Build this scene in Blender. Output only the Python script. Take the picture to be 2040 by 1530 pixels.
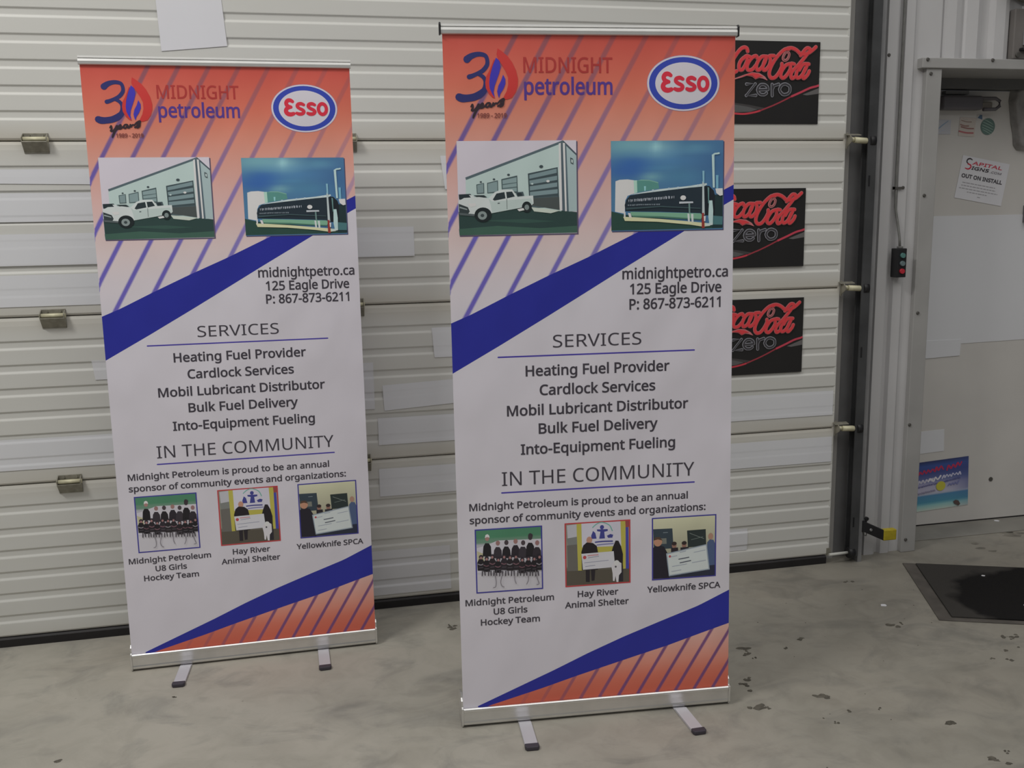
import bpy, bmesh, math, random
from mathutils import Matrix, Vector

# ------------------------------------------------------------------ scene, camera, world, lights
for o in list(bpy.data.objects):
    bpy.data.objects.remove(o, do_unlink=True)
SC = bpy.context.scene
COL = SC.collection

cam_d = bpy.data.cameras.new('camera')
cam = bpy.data.objects.new('camera', cam_d)
COL.objects.link(cam)
cam_d.sensor_fit = 'HORIZONTAL'
cam_d.sensor_width = 36.0
cam_d.lens = 36.0 * 1891.7 / 2040.0
cam_d.clip_start, cam_d.clip_end = 0.05, 100
def cam_axes(yaw, pitch, roll):
    f = Vector((math.sin(yaw), math.cos(yaw), 0)); r = Vector((math.cos(yaw), -math.sin(yaw), 0)); u = Vector((0, 0, 1))
    f2 = f * math.cos(pitch) - u * math.sin(pitch); u2 = f * math.sin(pitch) + u * math.cos(pitch)
    return r * math.cos(roll) + u2 * math.sin(roll), u2 * math.cos(roll) - r * math.sin(roll), f2
R_, U_, F_ = cam_axes(0.21221, 0.17233, -0.01828)
M = Matrix.Identity(4)
for i in range(3):
    M[i][0], M[i][1], M[i][2] = R_[i], U_[i], -F_[i]
M.translation = Vector((-2.21799, -3.65774, 1.54179))
cam.matrix_world = M
SC.camera = cam

SC.view_settings.view_transform = 'Standard'
SC.view_settings.look = 'None'
SC.view_settings.gamma = 1.0
SC.view_settings.use_curve_mapping = False
SC.view_settings.exposure = 0.0

w = bpy.data.worlds.new('world'); SC.world = w; w.use_nodes = True
w.node_tree.nodes['Background'].inputs[0].default_value = (0.93, 0.95, 1.0, 1)
w.node_tree.nodes['Background'].inputs[1].default_value = 0.10

def area(name, loc, target, sx, sy, power, col=(1.0, 0.98, 0.945)):
    d = bpy.data.lights.new(name, 'AREA'); d.shape = 'RECTANGLE'; d.size = sx; d.size_y = sy; d.energy = power; d.color = col
    o = bpy.data.objects.new(name, d); COL.objects.link(o); o.location = loc
    o.rotation_euler = (Vector(target) - Vector(loc)).to_track_quat('-Z', 'Y').to_euler()
    return o
area('ceiling_light', (-4.75, -2.2, 5.0), (-3.6, -1.0, 0), 1.2, 0.30, 88)
area('ceiling_light', (-0.9, -4.0, 5.2), (-0.9, -4.0, 0), 7.5, 7.0, 190)

# ------------------------------------------------------------------ helpers
def lin(c):
    c /= 255.0
    return c / 12.92 if c <= 0.04045 else ((c + 0.055) / 1.055) ** 2.4
def rgb(c, k=1.0):
    return tuple(min(0.9, lin(v) * k) for v in c)
INKK = 2.18
def ink(c):
    return rgb(c, INKK) + (1.0,)

def new_mat(name):
    m = bpy.data.materials.new(name); m.use_nodes = True
    nt = m.node_tree
    return m, nt, nt.nodes['Principled BSDF']
def N(nt, t, **kw):
    n = nt.nodes.new(t)
    for k, v in kw.items():
        setattr(n, k, v)
    return n
def plain(name, col, rough=0.5, metal=0.0, var=0.06, scale=6.0, spec=0.4, bump=0.0, bscale=60.0):
    """a surface of one colour with slight procedural unevenness"""
    m, nt, b = new_mat(name)
    tc = N(nt, 'ShaderNodeTexCoord')
    no = N(nt, 'ShaderNodeTexNoise'); no.inputs['Scale'].default_value = scale; no.inputs['Detail'].default_value = 5
    nt.links.new(tc.outputs['Object'], no.inputs['Vector'])
    rp = N(nt, 'ShaderNodeValToRGB')
    rp.color_ramp.elements[0].position = 0.3; rp.color_ramp.elements[1].position = 0.7
    rp.color_ramp.elements[0].color = tuple(v * (1 - var) for v in col) + (1,)
    rp.color_ramp.elements[1].color = tuple(min(1, v * (1 + var)) for v in col) + (1,)
    nt.links.new(no.outputs['Fac'], rp.inputs['Fac']); nt.links.new(rp.outputs['Color'], b.inputs['Base Color'])
    b.inputs['Roughness'].default_value = rough; b.inputs['Metallic'].default_value = metal
    b.inputs['Specular IOR Level'].default_value = spec
    if bump:
        n2 = N(nt, 'ShaderNodeTexNoise'); n2.inputs['Scale'].default_value = bscale; n2.inputs['Detail'].default_value = 3
        nt.links.new(tc.outputs['Object'], n2.inputs['Vector'])
        bp = N(nt, 'ShaderNodeBump'); bp.inputs['Strength'].default_value = bump; bp.inputs['Distance'].default_value = 0.01
        nt.links.new(n2.outputs['Fac'], bp.inputs['Height']); nt.links.new(bp.outputs['Normal'], b.inputs['Normal'])
    return m

class MB:
    """collects solid shapes into ONE mesh"""
    def __init__(s):
        s.v = []; s.f = []; s.smooth = []
    def add(s, vs, fs, smooth=False):
        k = len(s.v); s.v += [tuple(q) for q in vs]; s.f += [tuple(i + k for i in f) for f in fs]; s.smooth += [smooth] * len(fs)
    def box(s, x0, x1, y0, y1, z0, z1):
        s.add([(x0, y0, z0), (x1, y0, z0), (x1, y1, z0), (x0, y1, z0), (x0, y0, z1), (x1, y0, z1), (x1, y1, z1), (x0, y1, z1)],
              [(3, 2, 1, 0), (4, 5, 6, 7), (0, 1, 5, 4), (1, 2, 6, 5), (2, 3, 7, 6), (3, 0, 4, 7)])
        return s
    def prism_x(s, prof, x0, x1, smooth=False):
        """closed (y,z) outline extruded along x; outline counter-clockwise seen from +x"""
        n = len(prof)
        s.add([(x0, y, z) for y, z in prof] + [(x1, y, z) for y, z in prof],
              [tuple(range(n - 1, -1, -1)), tuple(range(n, 2 * n))])
        s.add([(x0, y, z) for y, z in prof] + [(x1, y, z) for y, z in prof],
              [(i, (i + 1) % n, n + (i + 1) % n, n + i) for i in range(n)], smooth)
        return s
    def prism_z(s, prof, z0, z1):
        n = len(prof)
        s.add([(x, y, z0) for x, y in prof] + [(x, y, z1) for x, y in prof],
              [tuple(range(n - 1, -1, -1)), tuple(range(n, 2 * n))] + [(i, (i + 1) % n, n + (i + 1) % n, n + i) for i in range(n)])
        return s
    def tube(s, pts, r, n=12, smooth=True):
        pts = [Vector(p) for p in pts]; rings = []
        for i, p in enumerate(pts):
            t = (pts[min(i + 1, len(pts) - 1)] - pts[max(i - 1, 0)]).normalized()
            a = t.cross(Vector((0, 0, 1)) if abs(t.z) < 0.9 else Vector((1, 0, 0))).normalized(); b = t.cross(a)
            rr = r[i] if isinstance(r, (list, tuple)) else r
            rings.append([p + (a * math.cos(2 * math.pi * k / n) + b * math.sin(2 * math.pi * k / n)) * rr for k in range(n)])
        vs = [q for g in rings for q in g]; fs = []
        for i in range(len(pts) - 1):
            for k in range(n):
                fs.append((i * n + k, i * n + (k + 1) % n, (i + 1) * n + (k + 1) % n, (i + 1) * n + k))
        s.add(vs, fs, smooth)
        s.add(rings[0], [tuple(range(n))]); s.add(rings[-1], [tuple(range(n - 1, -1, -1))])
        return s
    def build(s, name, mat, parent=None, bevel=0.0, seg=2):
        me = bpy.data.meshes.new(name); me.from_pydata(s.v, [], s.f); me.update()
        bm = bmesh.new(); bm.from_mesh(me)
        if len(s.smooth) == len(bm.faces):
            for f, q in zip(bm.faces, s.smooth): f.smooth = q
        bmesh.ops.remove_doubles(bm, verts=bm.verts, dist=1e-6)
        bmesh.ops.recalc_face_normals(bm, faces=bm.faces)
        bm.to_mesh(me); bm.free()
        me.materials.append(mat)
        o = bpy.data.objects.new(name, me); COL.objects.link(o)
        if parent: o.parent = parent
        if bevel:
            b = o.modifiers.new('bevel', 'BEVEL'); b.width = bevel; b.segments = seg; b.limit_method = 'ANGLE'; b.angle_limit = math.radians(40)
        return o
def empty(name, loc=(0, 0, 0), rz=0.0, parent=None):
    o = bpy.data.objects.new(name, None); COL.objects.link(o); o.empty_display_size = 0.1
    o.location = loc; o.rotation_euler = (0, 0, rz)
    if parent: o.parent = parent
    return o
def tag(o, label, cat, group=None):
    o['label'] = label; o['category'] = cat
    if group: o['group'] = group
    return o
def structure(o, label=None):
    o['kind'] = 'structure'
    if label: o['label'] = label
    return o

# ------------------------------------------------------------------ print artwork: flat ink shapes, colour per face corner
GLYPH = {
'-':[129,[[16,92,16,123,113,123,113,92]]],
'.':[107,[[29,22,31,34,36,43,44,47,53,49,63,47,71,43,77,34,79,22,77,9,71,1,63,-4,53,-6,44,-4,36,1,31,9]]],
'0':[229,[[210,144,204,81,198,56,188,35,175,18,158,6,138,-2,114,-4,85,0,61,14,43,35,30,64,22,101,20,144,22,187,29,223,41,252,59,273,84,286,114,291,144,286,168,273,186,252,199,223,207,187],[55,144,56,108,61,78,68,55,80,39,95,29,114,26,134,29,149,39,160,55,168,78,173,108,174,144,173,179,168,209,160,231,149,248,134,257,114,261,95,257,80,248,68,231,61,209,56,179]]],
'1':[229,[[142,0,108,0,108,200,108,220,109,235,109,249,98,239,85,227,54,202,36,226,113,286,142,286]]],
'2':[229,[[209,0,19,0,19,29,94,105,131,144,153,177,159,194,161,212,157,233,147,248,131,257,110,260,91,258,74,253,41,233,22,257,47,274,76,286,110,290,135,288,156,281,173,270,186,255,194,236,197,214,195,192,188,172,177,153,162,133,123,93,64,34,64,32,209,32]]],
'3':[229,[[198,219,196,201,190,186,182,173,170,163,155,156,138,151,138,149,168,142,190,128,202,107,206,81,204,58,195,37,180,20,159,7,131,-1,97,-4,55,-1,18,12,18,45,57,31,97,26,130,29,153,41,165,59,170,82,167,98,160,111,149,121,133,128,113,131,89,133,62,133,62,163,90,163,112,164,129,170,143,178,153,189,160,202,162,217,158,235,148,249,131,258,109,261,82,258,59,249,37,237,20,261,37,272,58,281,82,288,109,290,148,285,176,270,192,247]]],
'4':[229,[[221,65,180,65,180,0,146,0,146,65,8,65,8,95,143,288,180,288,180,97,221,97],[146,187,146,206,146,222,147,237,148,250,146,250,138,234,129,219,43,97,146,97]]],
'5':[229,[[110,176,138,173,161,166,180,153,195,137,204,116,206,91,203,64,194,40,178,21,157,7,131,-1,99,-4,58,0,25,12,25,45,60,31,100,26,120,28,137,33,151,41,162,53,168,69,170,88,166,113,153,131,131,142,99,146,73,144,50,140,32,151,43,286,186,286,186,254,73,254,66,171,85,174]]],
'6':[229,[[22,122,25,171,37,217,47,237,61,255,77,270,98,281,123,288,153,290,172,289,188,287,188,257,172,260,154,261,129,259,108,252,91,241,79,227,70,210,63,190,57,146,60,146,75,163,97,175,128,179,151,177,171,169,188,156,200,139,208,118,211,92,208,65,199,41,186,22,168,8,146,-1,119,-4,100,-2,81,4,65,13,50,27,38,45,29,66,24,92],[119,26,142,30,160,42,172,63,176,92,172,117,162,136,144,148,120,152,103,150,87,144,75,135,66,124,60,112,58,99,62,73,73,49,92,32,105,27]]],
'7':[229,[[55,0,172,254,18,254,18,286,210,286,210,259,93,0]]],
'8':[229,[[114,290,138,288,159,282,176,273,189,259,197,242,200,222,198,206,193,192,173,169,146,152,178,133,191,121,201,108,207,92,209,74,206,52,198,33,184,17,165,6,142,-2,115,-4,87,-2,63,5,44,16,31,31,22,50,20,73,22,91,28,107,37,120,50,132,79,150,54,168,35,191,31,206,29,222,32,242,40,259,53,273,71,282,91,288],[54,73,58,53,69,38,88,28,115,24,140,28,159,38,171,54,175,74,173,87,167,98,147,117,115,133,108,135,79,119,60,99,56,87],[114,262,94,259,78,251,67,238,63,221,65,207,70,196,89,179,116,165,141,178,159,196,164,207,165,221,162,238,151,251,135,259]]],
'9':[229,[[209,164,205,115,193,70,183,49,170,31,153,17,132,5,107,-2,77,-4,58,-3,41,0,41,30,58,26,76,25,102,27,122,34,139,45,152,59,161,76,167,96,173,140,170,140,155,123,133,111,102,107,79,110,59,117,43,130,30,147,23,168,20,194,23,222,31,245,45,265,63,279,86,287,111,290,131,288,150,282,166,273,180,259,192,241,201,220,207,194],[111,261,89,257,71,244,59,223,55,194,58,169,68,151,85,139,110,135,128,137,143,143,156,151,165,162,171,175,173,187,169,213,158,237,138,254,126,259]]],
':':[107,[[29,22,31,34,36,43,44,47,53,49,63,47,71,43,77,34,79,22,77,9,71,1,63,-4,53,-6,44,-4,36,1,31,9],[29,193,31,206,36,215,44,219,53,221,63,219,71,215,77,206,79,193,77,181,71,172,63,168,53,166,44,168,36,172,31,181]]],
'A':[256,[[219,0,184,89,71,89,36,0,0,0,112,287,144,287,256,0],[141,207,137,219,132,236,128,250,123,234,119,219,115,207,83,121,173,121]]],
'B':[261,[[121,286,168,282,202,270,222,249,229,215,228,199,223,185,215,174,205,164,191,157,175,152,175,150,207,140,221,130,231,118,237,102,239,81,236,57,227,37,212,21,193,9,168,2,140,0,39,0,39,286],[128,164,159,167,178,176,189,191,192,211,188,232,175,245,154,253,122,255,75,255,75,164],[75,134,75,30,133,30,165,34,186,45,197,62,200,84,199,98,194,111,185,121,172,128,154,133,130,134]]],
'C':[253,[[162,259,140,257,120,251,103,241,89,228,78,211,69,191,64,169,63,143,65,110,74,82,87,59,106,42,131,31,161,28,197,31,230,39,230,8,197,-1,156,-4,116,1,83,14,57,36,39,65,28,102,24,144,27,175,33,203,45,228,60,249,79,267,103,280,131,288,162,290,204,286,241,273,227,243,197,254]]],
'D':[293,[[268,146,264,102,250,65,229,37,199,16,162,4,119,0,39,0,39,286,127,286,168,282,202,270,230,250,251,223,264,188],[230,145,227,179,218,207,202,229,181,244,154,252,122,255,75,255,75,31,114,31,165,38,201,60,223,95]]],
'E':[223,[[199,0,39,0,39,286,199,286,199,255,75,255,75,165,192,165,192,134,75,134,75,32,199,32]]],
'F':[208,[[75,0,39,0,39,286,199,286,199,255,75,255,75,153,191,153,191,121,75,121]]],
'G':[292,[[163,151,262,151,262,11,215,0,162,-4,121,0,87,14,60,35,40,65,28,101,24,143,29,185,42,221,64,250,93,272,129,286,173,290,218,286,258,273,245,242,210,254,171,259,139,255,112,245,91,228,75,205,65,176,62,143,65,111,73,83,87,59,108,42,135,31,170,27,202,29,226,34,226,119,163,119]]],
'H':[297,[[258,0,222,0,222,134,75,134,75,0,39,0,39,286,75,286,75,165,222,165,222,286,258,286]]],
'I':[136,[[119,0,16,0,16,21,50,28,50,257,16,265,16,286,119,286,119,265,86,257,86,28,119,21]]],
'L':[210,[[39,0,39,286,75,286,75,32,200,32,200,0]]],
'M':[364,[[165,0,71,251,69,251,71,231,72,203,72,174,72,0,39,0,39,286,92,286,180,52,182,52,272,286,325,286,325,0,289,0,289,176,289,204,291,230,292,251,290,251,195,0]]],
'N':[305,[[266,0,224,0,71,238,69,238,70,216,72,189,72,160,72,0,39,0,39,286,81,286,233,49,235,49,234,69,233,97,232,125,232,286,266,286]]],
'O':[313,[[289,144,287,112,280,83,270,58,255,36,237,19,214,6,187,-1,157,-4,125,-1,98,7,75,19,57,37,43,58,32,83,26,112,24,144,28,185,39,221,57,250,83,272,116,286,157,291,197,286,229,272,255,251,274,221,285,185],[63,144,65,110,73,81,85,58,104,41,127,31,157,27,186,31,210,41,228,58,241,81,248,110,251,144,245,192,228,228,199,251,157,259,128,256,104,245,85,228,73,205,65,177]]],
'P':[243,[[115,286,163,281,196,264,216,238,222,202,216,168,209,153,197,139,182,128,162,119,137,113,108,111,75,111,75,0,39,0,39,286],[111,255,75,255,75,142,104,142,129,144,149,148,165,156,176,167,183,182,185,200,180,225,167,242,144,252]]],
'R':[249,[[118,286,150,284,177,277,197,266,211,250,219,230,222,205,220,184,214,167,204,153,192,143,165,128,243,0,201,0,132,118,75,118,75,0,39,0,39,286],[116,255,75,255,75,149,118,149,148,152,169,163,181,180,185,203,183,220,177,233,168,243,155,250,137,254]]],
'S':[220,[[201,77,198,53,189,33,174,17,153,6,128,-2,99,-4,68,-2,42,2,20,10,20,44,56,32,101,27,120,29,136,33,149,40,158,49,163,60,165,73,164,86,159,97,151,106,139,115,98,132,66,147,43,165,29,188,24,217,27,239,36,256,50,271,68,281,90,288,115,290,159,286,194,274,183,243,151,254,115,259,98,257,85,253,74,247,67,239,62,229,61,217,62,204,67,193,74,184,86,176,123,159,166,139,181,128,192,114,199,97]]],
'T':[223,[[130,0,93,0,93,255,4,255,4,286,219,286,219,255,130,255]]],
'U':[293,[[257,101,254,73,245,48,229,26,208,10,180,-1,145,-4,98,3,64,25,43,59,36,102,36,286,72,286,72,101,77,70,91,47,114,32,147,27,171,30,189,37,204,48,213,63,219,81,221,101,221,286,257,286]]],
'V':[241,[[241,286,138,0,102,0,0,286,38,286,102,103,110,80,116,60,120,40,125,60,131,81,138,103,202,286]]],
'Y':[227,[[113,146,188,286,227,286,132,111,132,0,95,0,95,109,0,286,39,286]]],
'a':[225,[[115,219,150,214,174,201,188,179,192,146,192,0,167,0,160,30,158,30,139,11,117,0,86,-4,68,-2,52,3,38,11,27,24,21,40,18,60,25,88,44,109,76,123,121,128,158,130,158,142,155,165,146,180,132,187,113,190,81,185,53,174,42,200,75,213],[126,104,92,100,70,91,59,77,55,59,58,44,66,33,79,27,94,24,119,28,140,39,153,59,158,86,158,105]]],
'b':[247,[[69,231,69,205,67,186,69,186,80,199,95,209,113,216,136,219,172,212,200,191,218,156,225,107,222,74,214,46,200,24,182,8,161,-1,136,-4,113,-2,95,5,80,15,69,27,67,27,59,0,34,0,34,305,69,305],[130,189,109,187,94,181,82,170,75,154,71,134,69,109,69,107,73,72,82,46,101,31,131,25,156,31,174,47,184,72,188,108,184,143,174,169,156,184]]],
'c':[192,[[120,-4,93,-1,70,8,50,22,35,44,25,72,22,106,25,142,35,171,51,192,71,207,95,216,123,219,154,216,179,207,168,178,146,185,122,188,102,186,86,179,74,167,65,152,60,131,59,107,60,83,65,63,74,47,86,36,101,29,120,26,151,30,176,39,176,8,152,-1]]],
'd':[247,[[110,-4,74,3,46,24,28,59,22,107,28,156,46,191,75,212,111,219,140,215,162,203,177,187,180,187,178,203,177,219,177,305,213,305,213,0,184,0,179,29,177,29,162,12,140,0],[116,25,145,30,164,44,174,67,178,100,178,107,174,142,164,168,146,184,115,190,91,184,73,167,62,140,59,106,62,72,73,47,91,31]]],
'e':[226,[[117,219,143,216,165,207,182,192,195,173,203,149,206,122,206,101,59,101,64,69,77,45,99,31,127,26,163,30,196,41,196,10,164,-1,126,-4,97,-1,72,8,51,24,35,46,25,73,22,106,25,139,34,166,48,189,67,205,90,216],[117,190,94,186,77,174,65,154,59,129,169,129,167,146,163,161,156,173,146,182,133,188]]],
'f':[138,[[133,188,79,188,79,0,44,0,44,188,6,188,6,204,44,216,44,229,46,254,52,273,62,288,76,299,93,305,113,307,137,305,155,300,146,272,131,276,114,278,98,275,88,266,81,251,79,229,79,215,133,215]]],
'g':[247,[[110,219,130,217,149,211,164,201,178,186,180,186,184,215,213,215,213,-4,210,-32,202,-55,189,-73,170,-86,146,-94,116,-96,74,-93,39,-83,39,-50,75,-63,118,-67,143,-63,162,-51,174,-32,178,-6,178,2,178,16,179,28,177,28,165,14,149,4,131,-2,111,-4,74,3,46,25,28,60,22,107,28,153,46,189,73,211],[115,189,98,187,84,180,73,168,65,152,60,131,59,107,62,72,73,46,91,30,116,25,144,29,155,34,163,42,174,65,178,99,178,107,176,134,171,154,163,170,151,181,135,187]]],
'h':[248,[[69,215,69,200,67,185,70,185,87,204,110,215,137,219,161,216,180,210,196,200,206,185,213,165,215,140,215,0,180,0,180,138,178,160,169,176,154,186,132,189,111,187,95,180,83,169,75,154,71,134,69,111,69,0,34,0,34,305,69,305]]],
'i':[103,[[69,215,69,0,34,0,34,215],[52,296,66,290,71,283,73,273,71,263,66,256,52,251,44,252,37,256,33,263,31,273,33,283,37,290,44,294]]],
'k':[214,[[69,146,68,129,67,111,69,111,76,120,86,132,95,142,163,215,204,215,117,123,211,0,168,0,93,100,69,79,69,0,34,0,34,305,69,305]]],
'l':[103,[[69,0,34,0,34,305,69,305]]],
'm':[375,[[270,219,302,214,324,200,338,176,342,140,342,0,308,0,308,138,305,160,297,176,283,186,264,189,237,185,219,171,209,149,206,119,206,0,171,0,171,138,166,167,160,177,152,184,141,188,127,189,107,187,93,180,82,169,75,154,71,135,69,111,69,0,34,0,34,215,63,215,68,186,70,186,86,204,108,215,133,219,156,217,175,210,189,199,199,183,201,183,214,199,230,210,250,217]]],
'n':[248,[[138,219,171,214,196,200,210,176,215,140,215,0,180,0,180,138,178,160,169,176,154,186,132,189,102,184,83,169,73,145,69,111,69,0,34,0,34,215,63,215,68,186,70,186,88,204,111,215]]],
'o':[243,[[221,108,219,83,214,60,205,41,194,25,179,13,162,3,142,-2,121,-4,100,-2,81,3,65,13,50,25,38,41,29,60,24,83,22,108,25,141,34,168,49,190,69,206,93,216,122,219,149,216,173,206,193,190,208,168,218,141],[59,108,60,84,65,64,74,47,86,35,102,28,121,25,141,28,157,35,169,47,178,64,183,84,184,108,183,132,178,152,169,168,157,179,141,187,121,189,93,184,73,168,62,142]]],
'p':[247,[[136,219,172,212,200,191,218,157,225,108,222,74,214,46,200,24,183,9,161,-1,136,-4,107,0,85,12,69,27,67,27,69,10,69,-8,69,-96,34,-96,34,215,63,215,68,186,69,186,85,202,106,215],[130,189,110,187,95,181,84,171,76,156,71,138,69,115,69,108,71,83,75,63,83,47,94,35,110,28,131,25,149,28,163,36,174,49,182,66,186,86,188,108,184,141,174,167,156,184]]],
'q':[247,[[177,-4,178,12,179,29,177,29,166,16,151,6,133,-2,109,-4,74,3,46,24,28,59,22,107,25,141,33,169,47,191,65,206,86,216,111,219,134,217,152,209,166,199,178,186,179,186,184,215,213,215,213,-96,177,-96],[116,25,136,27,152,33,163,43,171,58,176,77,178,99,178,107,174,143,164,169,145,184,115,190,90,184,73,167,62,140,59,106,62,72,73,47,91,31]]],
'r':[166,[[134,219,147,218,160,217,155,184,144,186,132,187,108,182,88,167,74,144,69,115,69,0,34,0,34,215,63,215,67,176,69,176,85,197,107,213,120,217]]],
's':[192,[[174,59,171,40,164,24,151,12,134,3,113,-2,88,-4,50,0,21,10,21,42,52,30,89,24,112,27,128,33,137,43,140,56,136,71,120,83,87,98,51,114,38,123,28,133,22,146,20,162,26,186,43,204,68,215,101,219,138,215,170,204,158,176,129,186,99,190,80,188,66,183,57,175,54,164,59,149,77,137,109,123,144,107,157,99,166,88,172,75]]],
't':[145,[[106,25,122,26,136,29,136,2,120,-2,100,-4,84,-3,69,2,56,10,46,22,39,39,37,63,37,188,6,188,6,204,37,219,51,264,72,264,72,215,134,215,134,188,72,188,72,63,75,46,82,34,92,27]]],
'u':[248,[[214,215,214,0,185,0,180,28,178,28,160,10,137,-1,110,-4,86,-2,67,4,51,15,40,30,34,49,32,74,32,215,67,215,67,77,70,54,79,38,94,28,115,25,137,28,153,34,165,45,173,61,177,80,178,103,178,215]]],
'v':[204,[[81,0,0,215,38,215,83,88,90,69,97,48,101,31,102,31,107,48,114,69,120,88,166,215,204,215,122,0]]],
'w':[315,[[173,121,168,138,164,154,160,168,158,178,156,178,154,168,151,154,147,138,142,121,103,0,63,0,4,215,41,215,71,101,77,77,82,55,85,36,86,36,89,49,92,64,96,80,101,94,139,215,177,215,214,94,220,75,225,54,229,37,230,37,233,54,238,76,245,101,275,215,311,215,251,0,210,0]]],
'y':[204,[[0,215,38,215,85,93,92,72,98,52,103,34,104,34,112,60,123,93,166,215,204,215,112,-30,94,-65,83,-78,69,-88,53,-94,34,-96,17,-95,4,-93,4,-65,15,-67,28,-67,50,-63,65,-50,76,-29,87,-1]]],
'z':[188,[[173,0,16,0,16,23,131,188,22,188,22,215,170,215,170,188,56,27,173,27]]],
' ': [105, []],
}
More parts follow.
